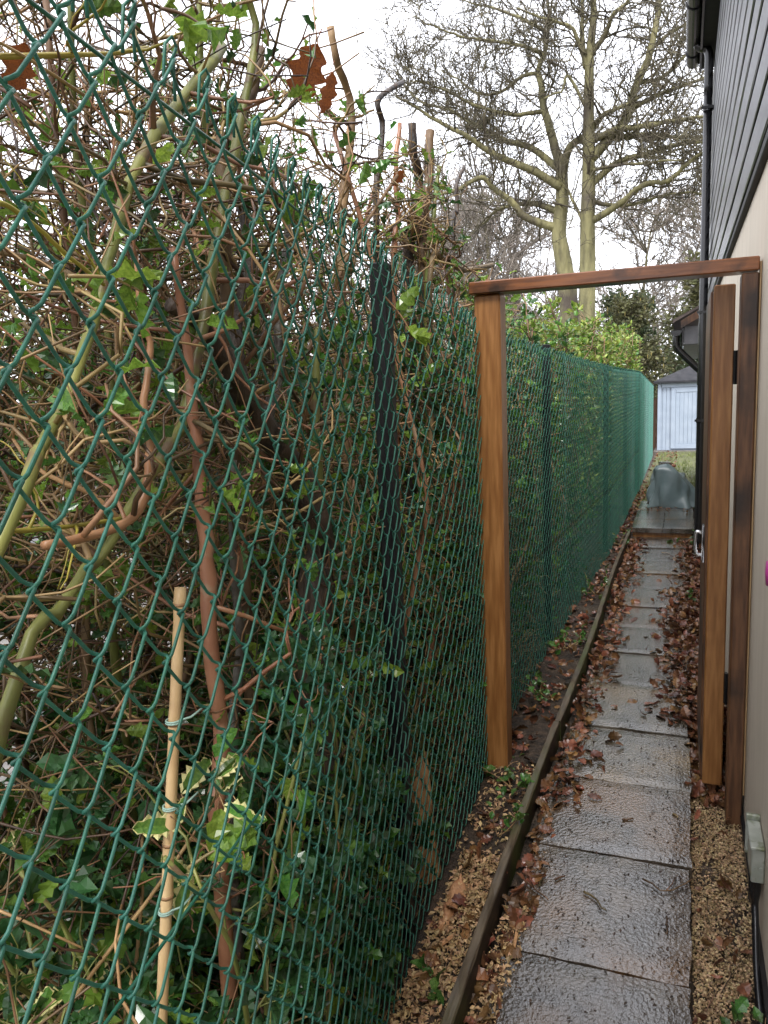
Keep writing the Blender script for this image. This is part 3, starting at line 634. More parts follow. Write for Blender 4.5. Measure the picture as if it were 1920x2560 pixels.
for _ in range(16):
    x, y = rng.uniform(-1.6, -.85), rng.uniform(1.8, 2.9); Q = walk((x, y, -.02), (rng.normal()*.08, rng.normal()*.08, 1), 2.6, 9, .07, .05); k = s.ok(Q)
    P, r = s.stem(Q[:max(k, 3)], [rng.uniform(.008, .014), .007], ['bark_brown', 'bark_brown', 'bark_green', 'bark_red'][rng.integers(4)], 22, 7); s.sprout(P, r, 32, (.1, .42), TW, 4.5, .9)
s.finish((('holly_mid', 2), ('holly_light', 2), ('holly', 1)), (.026, .052), 90, keep=.72)

# 5 dark holly low down behind the cane
s = Shrub('holly_bush', 'dark glossy green holly growing low around the bamboo cane', (-.8, 1.05), 'holly bushes', cat='holly', ztop=lambda y: np.interp(y, [.6, 1.2, 2.2], [.95, 1.15, 1.4]), gap=.03)
for _ in range(48):
    y = rng.uniform(.62, 1.95); x = float(fx(y))-.07-rng.random()**1.6*.6; Q = walk((x, y, -.02), (rng.normal()*.25, rng.normal()*.25, 1), rng.uniform(.5, 1.0), 7, .16, .02)
    P, r = s.stem(Q, [.006, .003], 'bark_green', 10, 5); s.sprout(P, r, 13, (.08, .28), ('twig_brown', 'bark_green'), 3.5, 2.2)
s.finish((('holly', 5), ('holly_mid', 1), ('holly_light', .35)), (.035, .065), 150)
# 6 variegated holly
s = Shrub('holly_bush', 'variegated holly with cream edged leaves low behind the near mesh', (-.72, .55), 'holly bushes', cat='holly', ztop=lambda y: 1.05+0*y)
for _ in range(7):
    x, y = rng.uniform(-1.1, -.66), rng.uniform(.38, .7); Q = walk((x, y, -.02), (rng.normal()*.3, rng.normal()*.3, 1), rng.uniform(.5, 1.0), 7, .15, .02)
    P, r = s.stem(Q, [.005, .0025], 'twig_tan', 10, 5); s.sprout(P, r, 7, (.06, .22), ('twig_tan', 'twig_brown'), 2.5, .75)
s.finish((('holly_mid', 1),), (.03, .06), 60, var=True)
# 7 holly right of the black post
s = Shrub('holly_bush', 'holly bush packed behind the mesh between black post and wooden gate post', (-.95, 2.6), 'holly bushes', cat='holly', ztop=lambda y: ztop_near(y)-.12, gap=.03)
for _ in range(28):
    x, y = rng.uniform(-1.2, -.74), rng.uniform(1.75, 3.3); Q = walk((x, y, -.02), (rng.normal()*.12+.05, rng.normal()*.12, 1), rng.uniform(1.1, 2.0), 8, .1, .03)
    P, r = s.stem(Q, [.008, .004], 'bark_brown', 14, 5); s.sprout(P, r, 30, (.1, .34), TW, 3, 1.6)
s.finish((('holly', 3), ('holly_mid', 2), ('holly_light', .9)), (.032, .06), 130)
# 8 holly hedge behind gate post with bright tips
s = Shrub('holly_bush', 'clipped holly hedge behind the fence just past the wooden gate post', (-1.0, 4.2), 'holly bushes', cat='holly', ztop=ztop_near)
for _ in range(40):
    x, y = rng.uniform(-1.5, -.78), rng.uniform(3.1, 5.6); Q = walk((x, y, -.02), (rng.normal()*.1+.04, rng.normal()*.1, 1), rng.uniform(1.5, 2.2), 8, .09, .03); k = s.ok(Q)
    P, r = s.stem(Q[:max(k, 3)], [.009, .004], 'bark_brown', 14, 5); s.sprout(P, r, 30, (.12, .38), TW, 3, 1.9)
s.finish((('holly', 2.4), ('holly_mid', 3), ('holly_light', 1.2)), (.032, .06), 60)
# 9-10 pale hedge further on
for (lab, y0, y1, n, zt) in (('pale green clipped privet hedge above the far fence', 5.3, 9.2, 46, 2.03), ('rounded light green privet bush rising over the far end of the fence', 9.0, 12.4, 40, 2.13)):
    s = Shrub('privet_hedge', lab, (-1.0, (y0+y1)/2), 'privet hedges', cat='hedge', ztop=lambda y, zt=zt: zt+.05*np.sin(y*2.3))
    for _ in range(n):
        x, y = rng.uniform(-1.5, -.72), rng.uniform(y0, y1); Q = walk((x, y, -.02), (rng.normal()*.1+.03, rng.normal()*.1, 1), rng.uniform(1.7, 2.2), 8, .09, .03); k = s.ok(Q)
        P, r = s.stem(Q[:max(k, 3)], [.009, .004], 'bark_brown', 10, 5); s.sprout(P, r, 30, (.15, .42), TW, 4, 3.0, lo=.15)
    s.finish((('privet', 3), ('holly_light', 1), ('holly_mid', 1.2)), (.035, .06), 0, smallmesh=OV)

# dense holly rank at the back of the hedge and a shrub bank across the drive
s = Shrub('holly_bush', 'dense dark holly rank forming the back of the hedge', (-1.8, 2.0), 'holly bushes', cat='holly', xlim=False, ztop=lambda y: np.interp(y, [0, 2, 4], [1.75, 1.75, 1.65]))
for _ in range(60):
    x, y = rng.uniform(-2.15, -1.5), rng.uniform(.6, 5.2); Q = walk((x, y, -.02), (rng.normal()*.1, rng.normal()*.1, 1), rng.uniform(1.2, 1.9), 8, .1, .03); k = s.ok(Q)
    P, r = s.stem(Q[:max(k, 3)], [.01, .005], 'bark_brown', 10, 5); s.sprout(P, r, 20, (.12, .4), TW, 3, 2.2)
s.finish((('holly', 2), ('holly_mid', 2), ('holly_light', 1)), (.045, .08), 0)
# dead thatch of twigs and stalks at the hedge foot
mb = MB(); N = 2600; y = rng.uniform(.3, 4.5, N); x = fx(y)-.03-rng.random(N)**1.3*1.2; z = .02+rng.random(N)**2*.45
L = rng.uniform(.06, .35, N); d = rng.normal(size=(N, 3)); d[:, 2] *= .4; d /= np.linalg.norm(d, axis=1, keepdims=True)
a = np.stack([x, y, z], 1); P = a[:, None]+d[:, None]*(L[:, None]*np.linspace(0, 1, 5))[:, :, None]+rng.normal(size=(N, 5, 3))*.008
P[..., 0] = np.minimum(P[..., 0], fx(P[..., 1])-.015); P[..., 2] = np.maximum(P[..., 2], .028)
tubes(mb, P[:1700], np.full((1700, 5), .0014)*rng.uniform(.6, 1.8, (1700, 1)), 4, 0); tubes(mb, P[1700:], np.full((N-1700, 5), .0013)*rng.uniform(.6, 1.6, (N-1700, 1)), 4, 1)
tag(mb.build('dead_twigs', ['twig_brown', 'twig_tan'], smooth=True), 'tangle of dead twigs and stalks at the foot of the hedge', 'twigs', kind='stuff')
# climbing brambles/thorn twigs filling the body of the hedge
mb = MB(); N = 7500; y = .3+rng.random(N)**1.35*4.5; x = fx(y)-.24-rng.random(N)*.95; z = (.25+.75*rng.random(N)**.75)*ztop_near(y)
d = rng.normal(size=(N, 3)); d[:, 2] += .25; d /= np.linalg.norm(d, axis=1, keepdims=True); L = rng.uniform(.1, .42, N)
P = np.stack([x, y, z], 1)[:, None]+d[:, None]*(L[:, None]*np.linspace(-.5, .5, 6))[:, :, None]; P += np.cumsum(np.cumsum(rng.normal(size=(N, 6, 3))*.008, 1), 1)
P[..., 0] = np.minimum(P[..., 0], fx(P[..., 1])-.02); P[..., 2] = np.minimum(np.maximum(P[..., 2], .03), ztop_near(P[..., 1])+rng.normal(size=(N, 1))*.05)
tubes(mb, P, np.linspace(1.25, .6, 6)[None]*rng.uniform(.0008, .0024, (N, 1)), 4, 0)
mb.m[4][0] = np.where(np.arange(len(mb.m[4][0]))//20 % 7 == 0, 1, 0); tag(mb.build('thorn_twigs', ['twig_brown', 'twig_tan'], smooth=True), 'crossing bare brown twigs filling the hedge', 'twigs', kind='stuff')

# bamboo cane
bc = thing('bamboo_cane', 'pale bamboo cane standing upright behind the near mesh', 'cane', (-.56, .66, 0))
A = trace([(451, 1468), (445, 1797), (434, 2018), (423, 2245), (417, 2372)], -.6); A = np.vstack([A, A[-1]+(A[-1]-A[-2])*(A[-1][2]+.06)/(A[-2][2]-A[-1][2])])
A = np.linspace(A[0], A[-1], 9) + 0; n = 60; P = resamp(A, n); rr = np.full(n, prad(A[1], 27)); 
pj = proj(P)[:, 1]; node = [int(np.abs(pj-v).argmin()) for v in (1500, 1822, 2130, 2248)]
for k in node: rr[k] *= 1.12; rr[k+1] *= .95
mb = MB(); tubes(mb, P[None], rr[None], 12); cn = mb.build('cane', 'bamboo', bc, smooth=True)
for k in node: mb = MB(); tubes(mb, [[P[k]-[0, 0, .0022], P[k]+[0, 0, .0022]]], [[rr[k]*1.06]*2], 12); mb.build('node', 'cane_node', bc, smooth=True)
for v in (1797, 2015, 2290):
    i = int(np.abs(pj-v).argmin()); th = np.linspace(0, 4*math.pi, 40); q = P[i]; rad = rr[i]+.0018
    w = np.stack([q[0]+rad*np.cos(th), q[1]+rad*np.sin(th), q[2]+.005*th/12], 1); w = np.vstack([w, w[-1]+[.01, .008, .002], w[-1]+[.012, .03, .005]])
    mb = MB(); tubes(mb, w[None], np.full((1, len(w)), .0014), 6); mb.build('tie', 'tie', bc, smooth=True)

# big brown oak leaves caught in the hedge top
def oak_leaf(label, c, size, rx, rz, spread=.5):
    n = 27; t = np.linspace(0, 1, n); w = .4*np.sin(math.pi*np.clip(t*.95+.03, 0, 1))**.7*(.8+.2*np.cos(t*6.283*3.3+2.6)); w[0] = .02; w[-1] = .03
    mb = MB(); cols = 5; V = [(t[i], w[i]*s, .10*abs(s)*(1-t[i]*.3)-.12*(t[i]-.5)**2+.02*math.sin(i*2+s*3)) for i in range(n) for s in np.linspace(-1, 1, cols)]
    mb.add(V, [(i*cols+j, i*cols+j+1, (i+1)*cols+j+1, (i+1)*cols+j) for i in range(n-1) for j in range(cols-1)])
    tubes(mb, [[(-.25, 0, .02), (-.1, 0, .0), (.0, 0, -.03)]], [[.012, .012, .012]], 5)
    o = mb.build('dead_leaf', 'orange_leaf', label=label, cat='leaf', smooth=True, group='dead oak leaves caught in the hedge'); o.location = c; o.scale = (size,)*3; o.rotation_euler = (rx, R(78), rz); return o
def face_cam(o, p, dx, dy, turn, size):
    """hang a leaf with its length along the given sideways/up direction, turned off the eye line"""
    n_ = nrm(CAM-p); x_ = nrm(M @ np.array([dx, dy, 0])); x_ = nrm(x_-n_*(x_@n_)); y_ = np.cross(n_, x_)
    z_ = n_*math.cos(turn)+y_*math.sin(turn); y_ = np.cross(z_, x_); o.matrix_world = mat4(np.stack([x_, y_, z_], 1), p, size)
for lab, px_, X_, d_, tn, sz in (('large orange brown dead leaf caught on twigs at the hedge top', (790, 108), -.735, (-.35, -.95), .35, .118), ('curled brown dead leaf hanging beside the large orange leaf', (828, 178), -.75, (-.25, -1), .95, .088),
                                 ('small russet dead leaf lower among the cut hedge stems', (1010, 425), -.82, (-.6, -.7), .6, .06), ('torn rust coloured leaf snagged high in the hedge behind the top wires', (60, 105), -.75, (-.3, -1), .6, .06)):
    p_ = gx(px_[0], px_[1], X_); face_cam(oak_leaf(lab, p_, sz, 0, 0), p_, d_[0], d_[1], tn, sz)

# ------------------------------------------------------------------ oak tree
OY = 22.0
ok_ = thing('oak_tree', 'tall bare oak with twin trunks and spreading limbs beyond the hedge', 'tree', (gy(1470, 800, OY)[0], OY, far_z(OY)))
q2 = lambda x, y: (960+x*.5787, y*.5787)
twP, twR = [], []
def limb(pts, w0, w1, y0, dy, name='branch', nn=None, subs=1.0, m='oak_bark'):
    """trace a limb on the photo and push it in depth as it leaves the trunk"""
    p = np.array([q2(*a) for a in pts], float); ys_ = y0+dy*np.linspace(0, 1, len(p))**1.2
    W = np.array([gy(a[0], a[1], b) for a, b in zip(p, ys_)]); n = nn or 6*len(p); P = smooth_path(W, n)
    seg = np.linalg.norm(W[-1]-W[0]); P += np.cumsum(rng.normal(size=P.shape)*(.003 if name == 'trunk' else .018), 0)*np.linspace(0, 1, n)[:, None]
    r = np.linspace(w0, w1, n)*.5*.5787/F*OY*1.04
    mb = MB(); tubes(mb, P[None], r[None], 9 if w0 > 20 else 7); mb.build(name, m, ok_, smooth=True)
    if name == 'branch' or subs: spray(P, r, subs)
    return P, r
def spray(P, r, dens=1.0, level=0):
    L = np.linalg.norm(np.diff(P, axis=0), axis=1).sum(); nb = int(L*4.0*dens)+2
    for _ in range(nb):
        i = rng.integers(int(len(P)*.2), len(P)-1); t = nrm(P[i+1]-P[i]); d = t*.75+rng.normal(size=3)*.65+np.array([0, 0, .22]); l = rng.uniform(.9, 2.7)*(1-.25*i/len(P))
        q = walk(P[i], d, l, 8, .27, .05); r0 = min(r[i]*.55, .03); twP.append(q); twR.append(np.linspace(r0, .009, 8))
        for _ in range(7):
            j = rng.integers(2, 8); e = walk(q[j], nrm(q[j]-q[j-1])*.8+rng.normal(size=3)*.65+np.array([0, 0, .1]), rng.uniform(.4, 1.25), 8, .28, .05); twP.append(e); twR.append(np.linspace(.013, .007, 8))
            for _ in range(3):
                k = rng.integers(2, 8); g_ = walk(e[k], nrm(e[k]-e[k-1])+rng.normal(size=3)*.7, rng.uniform(.15, .45), 8, .25, .08); twP.append(g_); twR.append(np.linspace(.0085, .005, 8))
limb([(872, 1650), (875, 1400), (880, 1160), (880, 950), (885, 800), (885, 650), (885, 500), (888, 350), (892, 220), (905, 100), (905, 0), (900, -200), (905, -420)], 72, 12, OY, 0, 'trunk', 80, .35)
limb([(815, 1650), (805, 1400), (790, 1230), (765, 1080), (755, 1000), (770, 850), (768, 720)], 84, 46, OY+.6, 0, 'trunk', 50, 0)
for pts, w0, w1, y0, dy, sb in (
    ([(768, 735), (742, 650), (715, 540), (690, 450), (680, 350), (665, 310), (690, 230), (697, 130), (690, 20), (670, -120)], 40, 8, OY+.6, .5, 1),
    ([(770, 760), (800, 640), (860, 590), (930, 520), (1000, 480), (1100, 440)], 36, 10, OY+.6, -1.0, 1),
    ([(752, 985), (680, 965), (600, 930), (550, 870), (480, 820), (410, 770), (330, 830), (260, 850), (200, 870)], 36, 8, OY+.6, -1.5, .9),
    ([(752, 915), (670, 885), (600, 885), (520, 905), (450, 950), (400, 1000)], 30, 6, OY+.6, 1.5, .9),
    ([(762, 810), (650, 740), (540, 700), (430, 650), (350, 600), (230, 545), (100, 470), (30, 440)], 34, 6, OY+.5, -2.0, 1.2),
    ([(765, 740), (640, 640), (520, 600), (400, 540), (300, 480), (150, 430), (60, 330)], 30, 5, OY+.7, 1.8, 1.2),
    ([(890, 960), (960, 920), (1050, 860), (1130, 800), (1250, 770), (1370, 680), (1480, 640)], 30, 8, OY, -1.2, 1),
    ([(890, 800), (1010, 700), (1150, 660), (1300, 610), (1400, 600), (1550, 560)], 28, 8, OY, 1.6, 1),
    ([(890, 690), (980, 590), (1050, 500), (1090, 380), (1150, 240), (1200, 60), (1225, -80), (1260, -260)], 42, 14, OY, .6, 1),
    ([(900, 610), (1000, 560), (1130, 545), (1250, 520), (1370, 510), (1520, 480)], 26, 7, OY, -2.2, 1),
    ([(890, 590), (1020, 590), (1150, 580), (1280, 600), (1420, 590)], 28, 7, OY, 2.4, 1),
    ([(890, 870), (980, 885), (1080, 880), (1200, 850), (1330, 830), (1450, 850)], 18, 5, OY, 1.2, 1),
    ([(880, 300), (840, 180), (810, 110), (740, 80), (670, 40), (600, -20)], 18, 6, OY, -.8, 1),
    ([(885, 250), (950, 150), (990, 60), (1050, 0), (1090, -120)], 22, 8, OY, -1.0, 1),
    ([(870, 290), (858, 150), (860, 0), (855, -200)], 22, 8, OY, .7, 1),
    ([(700, 480), (620, 490), (560, 500), (430, 470), (300, 420), (200, 380), (120, 370)], 20, 5, OY+.7, -1.4, 1.2),
    ([(672, 315), (600, 330), (500, 400), (400, 400), (300, 330), (250, 300)], 18, 5, OY+.8, 1.2, 1.2),
    ([(690, 235), (600, 200), (480, 180), (350, 170), (220, 130), (160, 100)], 17, 4, OY+.9, -1.0, 1.2),
    ([(696, 135), (600, 80), (480, 30), (380, 0), (270, -30)], 16, 4, OY+1, 1.3, 1.2),
    ([(1105, 355), (1200, 330), (1330, 200), (1420, 120)], 20, 6, OY+.3, 1.0, 1), ([(1065, 470), (1200, 400), (1370, 330), (1500, 270)], 20, 6, OY+.2, -1.0, 1),
    ([(885, 1010), (830, 900), (790, 830), (740, 790)], 16, 5, OY, .8, .8), ([(1165, 200), (1260, 130), (1380, 70), (1500, 20)], 16, 5, OY+.4, .7, 1),
    ([(880, 480), (800, 330), (770, 380), (700, 400)], 14, 6, OY, -.7, .8), ([(890, 740), (960, 720), (1100, 700), (1250, 700)], 16, 5, OY, -2.4, 1)):
    limb(pts, w0, w1, y0, dy, subs=sb)
mb = MB(); tubes(mb, np.array(twP), np.array(twR), 3, cap=False); mb.build('twigs', 'oak_twig', ok_, smooth=True, kind='stuff')

# ------------------------------------------------------------------ background trees
def bare_mesh(h, seed, spread=.5, n1=30, m='far_twig'):
    rg = np.random.default_rng(seed); TP, TR = [], []
    tr = walk((0, 0, 0), (rg.normal()*.08, rg.normal()*.08, 1), h*.8, 10, .07, .05, rg); tm = MB(); tubes(tm, smooth_path(tr, 16)[None], np.linspace(h*.016, h*.003, 16)[None], 7)
    for _ in range(n1):
        i = rg.integers(2, 10); q = walk(tr[i], (*(rg.normal(size=2)*spread*1.6), .9), h*rg.uniform(.18, .42), 8, .17, .06, rg); TP.append(q); TR.append(np.linspace(h*.005, h*.0016, 8))
        for _ in range(11):
            j = rg.integers(2, 8); e = walk(q[j], nrm(q[j]-q[j-1])+rg.normal(size=3)*.6, h*rg.uniform(.06, .18), 8, .22, .08, rg); TP.append(e); TR.append(np.linspace(h*.0024, h*.0014, 8))
            for _ in range(7):
                k = rg.integers(2, 8); g_ = walk(e[k], nrm(e[k]-e[k-1])+rg.normal(size=3)*.6, h*rg.uniform(.03, .09), 8, .22, .08, rg); TP.append(g_); TR.append(np.linspace(h*.0014, h*.001, 8))
    wm = MB(); tubes(wm, np.array(TP), np.array(TR), 3, cap=False); return tm.mesh('trunk', 'oak_bark', True), wm.mesh('crown', m, True)
protos = [bare_mesh(9, 31), bare_mesh(8, 32, .7), bare_mesh(6, 33, .8, 34)]
for i, (x, y, k, sc, lab) in enumerate((( -8.5, 34, 0, 1.0, 'bare grey tree in the far thicket left of the oak'), (-6.0, 36, 1, 1.0, 'bare twiggy tree right behind the oak trunks'), (-12, 40, 0, 1.1, 'distant bare tree at the thin left edge of the oak crown'),
                                     (-2.5, 37, 1, 1.05, 'bare tree behind the evergreen shrubs by the oak'), (.8, 40, 0, .95, 'bare tree rising behind the shed roof'), (-4.2, 31, 2, .9, 'low bushy bare tree just right of the oak trunk'),
                                     (-7.2, 30, 2, 1.0, 'low bushy bare tree just left of the oak trunk'), (-15, 38, 2, 1.2, 'bushy bare tree far beyond the hedge top'), (4, 42, 1, 1.1, 'bare tree hidden largely behind the house'))):
    t = thing('bare_tree', lab, 'tree', (x, y, float(far_z(y))-.05), 'bare trees in the background')
    for nm, me in zip(('trunk', 'crown'), protos[k]):
        o = link(nm, me, t); o.matrix_parent_inverse = Matrix.Identity(4); o.rotation_euler = (0, 0, i*1.7); o.scale = (sc*1.3,)*3
def leafy(name, label, loc, h, w, n, leafm, size, seed, stretch=1.0, catk=0, group='evergreen shrubs in the background', dens=.9):
    rg = np.random.default_rng(seed); t = thing(name, label, 'tree' if h > 2.5 else 'shrub', (*loc, float(far_z(loc[1]))-.05), group)
    TP, TR, LP = [], [], []; b0 = np.array(t.location)
    tr = walk(b0, (0, 0, 1), h*.92, 9, .06, .05, rg); mb = MB(); tubes(mb, smooth_path(tr, 14)[None], np.linspace(h*.014, h*.004, 14)[None], 7); mb.build('trunk', 'oak_bark', t, smooth=True)
    for _ in range(n):
        i = rg.integers(1, 9); f_ = i/9; a = rg.random()*6.283; q = walk(tr[i], (math.cos(a), math.sin(a), .35*stretch+rg.normal()*.25), w*(1.12-f_*.8)*rg.uniform(.45, 1), 7, .17, .03, rg); TP.append(q); TR.append(np.linspace(.02, .006, 7))
        for _ in range(9):
            j = rg.integers(2, 7); e = walk(q[j], nrm(q[j]-q[j-1])+rg.normal(size=3)*.6, w*rg.uniform(.12, .3), 7, .2, .02, rg); TP.append(e); TR.append(np.linspace(.008, .004, 7))
            for _ in range(int(8*dens)): k = rg.integers(1, 7); LP.append(e[k]+rg.normal(size=3)*size*.5)
    mb = MB(); tubes(mb, np.array(TP), np.array(TR), 4, cap=False); mb.build('branches', 'oak_twig', t, smooth=True, kind='stuff')
    LP = np.array(LP); mb = MB(); scatter(mb, oval_mesh(.28, 4), LP, rot_frames(len(LP), None, .5, rg), rg.uniform(.7, 1.3, len(LP))*size, 0); mb.build('crown', leafm, t, kind='stuff')
    if catk:
        idx = rg.integers(0, len(LP), catk); P = np.stack([LP[idx], LP[idx]-[0, 0, .05], LP[idx]-[0, 0, .11]], 1); mb = MB(); tubes(mb, P, np.tile([.008, .009, .005], (catk, 1)), 4); mb.build('catkins', 'catkin', t, kind='stuff')
leafy('evergreen_tree', 'dark evergreen shrub beside the oak trunk', (-1.5, 26), 4.4, 1.7, 80, 'far_leaf', .17, 1)
leafy('hazel_tree', 'olive green hazel hung with yellow catkins behind the fence end', (-1.0, 22.9), 4.0, 1.5, 95, 'far_leaf_olive', .10, 2, catk=170, group=None)
leafy('evergreen_tree', 'olive toned evergreen rising behind the hazel', (.1, 29), 5.4, 2.3, 80, 'far_leaf_olive', .16, 3, dens=.75)
leafy('evergreen_tree', 'dense dark evergreen directly behind the shed', (.6, 25), 3.0, 1.7, 50, 'far_leaf', .15, 4)
leafy('evergreen_tree', 'low dark evergreen at the left end of the shed', (-1.75, 20.1), 1.9, .75, 60, 'far_leaf', .1, 5)
leafy('evergreen_tree', 'tall thin evergreen behind the extension roof', (2.5, 27), 5.5, 2.0, 44, 'far_leaf', .18, 6, dens=.7)
for i_, (x_, y_, lab_) in enumerate(((-6.5, 4.5, 'olive shrub across the drive glimpsed through the near hedge'), (-6.8, 8, 'green shrub across the drive behind the clipped stems'), (-7, 12, 'loose shrub across the drive beyond the black post'), (-6.6, 16.5, 'shrub across the drive toward the oak'))):
    leafy('leafy_shrub', lab_, (x_, y_), 2.3, 2.2, 70, ('far_leaf_olive', 'far_leaf')[i_ % 2], .12, 20+i_, group='shrubs across the drive')
leafy('evergreen_tree', 'bushy green shrub beyond the privet hedge', (-3.4, 24), 2.6, 1.5, 44, 'far_leaf_olive', .13, 8)

# brown garden fence beside the shed
bf = thing('panel_fence', 'brown timber panel fence left of the shed', 'fence', (-1.2, 20.6, -.25))
for i in range(14):
    x = -2.6+i*.152; mb = MB(); rbox(mb, x, x+.146, 20.9, 20.918, -.26, 1.05+rng.normal()*.006, .003); mb.build('board', 'brown_fence', bf)
for x in (-2.62, -1.6, -.58): mb = MB(); rbox(mb, x, x+.08, 20.925, 21.0, -.3, 1.1, .004); mb.build('post', 'brown_fence', bf)

# ------------------------------------------------------------------ shed
SY = 20.0; sw = gy(1422*1.1573, 973*1.1573, SY); SX, SZ = sw[0], -.2; SH = gy(1425*1.1573, 828*1.1573, SY)[2]; SW = 2.1
sh = thing('garden_shed', 'pale blue painted garden shed with double doors and grey felt roof', 'shed', (SX+SW/2, SY, SZ-.05))
mb = MB(); box(mb, SX+.02, SX+SW-.02, SY+.02, SY+1.7, SZ, SH); mb.build('body', 'shed_paint', sh)
mb = MB(); box(mb, SX-.1, SX+SW+.1, SY-.25, SY+1.8, SZ-.14, SZ-.005); mb.build('base', 'tarmac', sh)
for i in range(3): mb = MB(); rbox(mb, SX+i*.085, SX+i*.085+.08, SY-.0, SY+.018, SZ, SH, .006); mb.build('wall_board', 'shed_paint', sh)
for i in range(3): x = SX+SW-.26+i*.085; mb = MB(); rbox(mb, x, x+.08, SY-.0, SY+.018, SZ, SH, .006); mb.build('wall_board', 'shed_paint', sh)
mb = MB(); rbox(mb, SX-.03, SX+.05, SY-.035, SY-.002, SZ, SH, .006); mb.build('corner_post', 'shed_paint', sh)
mb = MB(); rbox(mb, SX+SW-.05, SX+SW+.03, SY-.035, SY-.002, SZ, SH, .006); mb.build('corner_post', 'shed_paint', sh)
mb = MB(); rbox(mb, SX+.06, SX+SW-.06, SY-.03, SY-.002, SH-.11, SH-.002, .006); mb.build('door_head', 'shed_paint', sh)
dw = (SW-.56)/2
for k in (0, 1):
    x0 = SX+.28+k*(dw+.005); x1 = x0+dw-.004
    d = MB(); box(d, x0, x1, SY-.012, SY+.012, SZ+.04, SH-.115); dr = d.build('door', 'shed_paint', sh)
    for a, b, c, e in ((x0, x0+.1, SZ+.04, SH-.115), (x1-.1, x1, SZ+.04, SH-.115), (x0+.102, x1-.102, SZ+.04, SZ+.15), (x0+.102, x1-.102, SH-.23, SH-.115)):
        mb = MB(); rbox(mb, a, b, SY-.034, SY-.0125, c, e, .004); mb.build('frame_rail', 'shed_paint', dr)
    n = 6; ww = (dw-.21)/n
    for i in range(n): mb = MB(); rbox(mb, x0+.103+i*ww, x0+.103+(i+1)*ww-.006, SY-.024, SY-.0125, SZ+.152, SH-.232, .004); mb.build('panel_board', 'shed_paint', dr)
    if k == 0: mb = MB(); tubes(mb, [[(x1-.04, SY-.035, .72), (x1-.04, SY-.07, .72), (x1-.14, SY-.075, .715)]], [[.012, .012, .01]], 8); box(mb, x1-.06, x1-.02, SY-.04, SY-.0345, .6, .78); mb.build('handle', 'steel', dr)
x0, x1, y0, y1, xm, ym = SX-.13, SX+SW+.13, SY-.14, SY+1.85, SX+SW/2, SY+.85; ap = SH+.55
mb = MB(); mb.add([(x0, y0, SH), (x1, y0, SH), (x1, y1, SH), (x0, y1, SH), (x0, y0, SH+.045), (x1, y0, SH+.045), (x1, y1, SH+.045), (x0, y1, SH+.045), (xm, ym, ap)], [(0, 3, 2, 1), (0, 1, 5, 4), (1, 2, 6, 5), (2, 3, 7, 6), (3, 0, 4, 7)]); mb.more([(4, 5, 8), (5, 6, 8), (6, 7, 8), (7, 4, 8)]); mb.build('roof', 'shed_felt', sh)
mb = MB(); gutter(SY+1.8, SY-.1, SX-.15, SH-.03, .045, sh)

# ------------------------------------------------------------------ covered thing on the platform
cv = thing('covered_mower', 'squat machine under a dark grey green waterproof cover', 'cover', (-.08, 8.95, .09))
nu, nv = 72, 26; V = []
for j in range(nv):
    t = j/(nv-1)
    for i in range(nu):
        a = 2*math.pi*i/nu; c, s_ = math.cos(a), math.sin(a); e = .55
        ex_ = abs(c)**e*np.sign(c); ey_ = abs(s_)**e*np.sign(s_)
        if t < .8:
            u = t/.8; fold = .034*math.sin(a*4+3*u+.6)*(1-u)**.8+.018*math.sin(a*9-5*u)*(1-u*.6)+.02*math.sin(a*2+u*5)*u; hw = .23-.06*u**1.4+fold; hd = .21-.06*u+fold
            hw += .05*max(0, c)*(1-u)**.8; z = .09+.40*u+.03*math.sin(a*3+1)*u*(1 if u > .3 else 0)
        else:
            u = (t-.8)/.2; hw = .17*(1-u**1.8); hd = .15*(1-u**1.8); z = .49+.05*math.sin(u*math.pi/2)+.03*math.sin(a*3+1)*(1-u)+.012*math.sin(a*4)*(1-u)
        V.append((-.085+hw*ex_-.055*t, 8.97+hd*ey_, max(z-(.11*max(c, 0)+.02*s_)*t, .094)))
mb = MB(); mb.add(V, [(j*nu+i, j*nu+(i+1) % nu, (j+1)*nu+(i+1) % nu, (j+1)*nu+i) for j in range(nv-1) for i in range(nu)]); mb.build('cover', 'tarp', cv, smooth=True)
mb = MB(); rbox(mb, -.06, .06, -.04, .04, 0, .045, .006)
o = mb.build('stone', 'paving', label='grey stone weighing down the cover', cat='stone'); o.location = (-.17, 8.95, .527); o.rotation_euler = (0, .05, .4)
mb = MB(); rbox(mb, -.05, .05, -.04, .04, 0, .03, .006)
o = mb.build('brick', 'brick', label='piece of orange brick lying on the cover', cat='brick'); o.location = (-.115, 9.02, .508); o.rotation_euler = (.1, .1, -.3)

# ------------------------------------------------------------------ near wall fittings
jb = thing('junction_box', 'grey green metal junction box on the cream wall near the ground', 'junction box', (.2, 2.1, .15))
mb = MB(); rbox(mb, .184, WX-.001, 2.0, 2.125, .158, .252, .003); mb.build('case', 'metal_box', jb)
mb = MB(); rbox(mb, .179, WX-.002, 2.127, 2.139, .162, .275, .002); mb.build('lid_edge', 'metal_box', jb)
mb = MB(); rbox(mb, .180, WX-.003, 1.99, 2.124, .2535, .262, .002); mb.build('top_plate', 'metal_box', jb)
for x in (.193, .207):
    mb = MB(); tubes(mb, [[(x, 1.9995, .2), (x, 1.996, .2)]], [[.005, .0045]], 10); mb.build('screw', 'metal_box', jb)
mb = MB(); tubes(mb, [smooth_path([(.197, 2.03, .16), (.197, 2.03, .11), (.199, 2.02, .06), (.197, 1.9, -.03), (.196, 1.7, -.06)], 20)], [np.interp(np.linspace(0, 1, 20), [0, .2, .4, 1], [.017, .015, .009, .009])], 10); mb.build('cable', 'black_plastic', jb, smooth=True)
mb = MB()
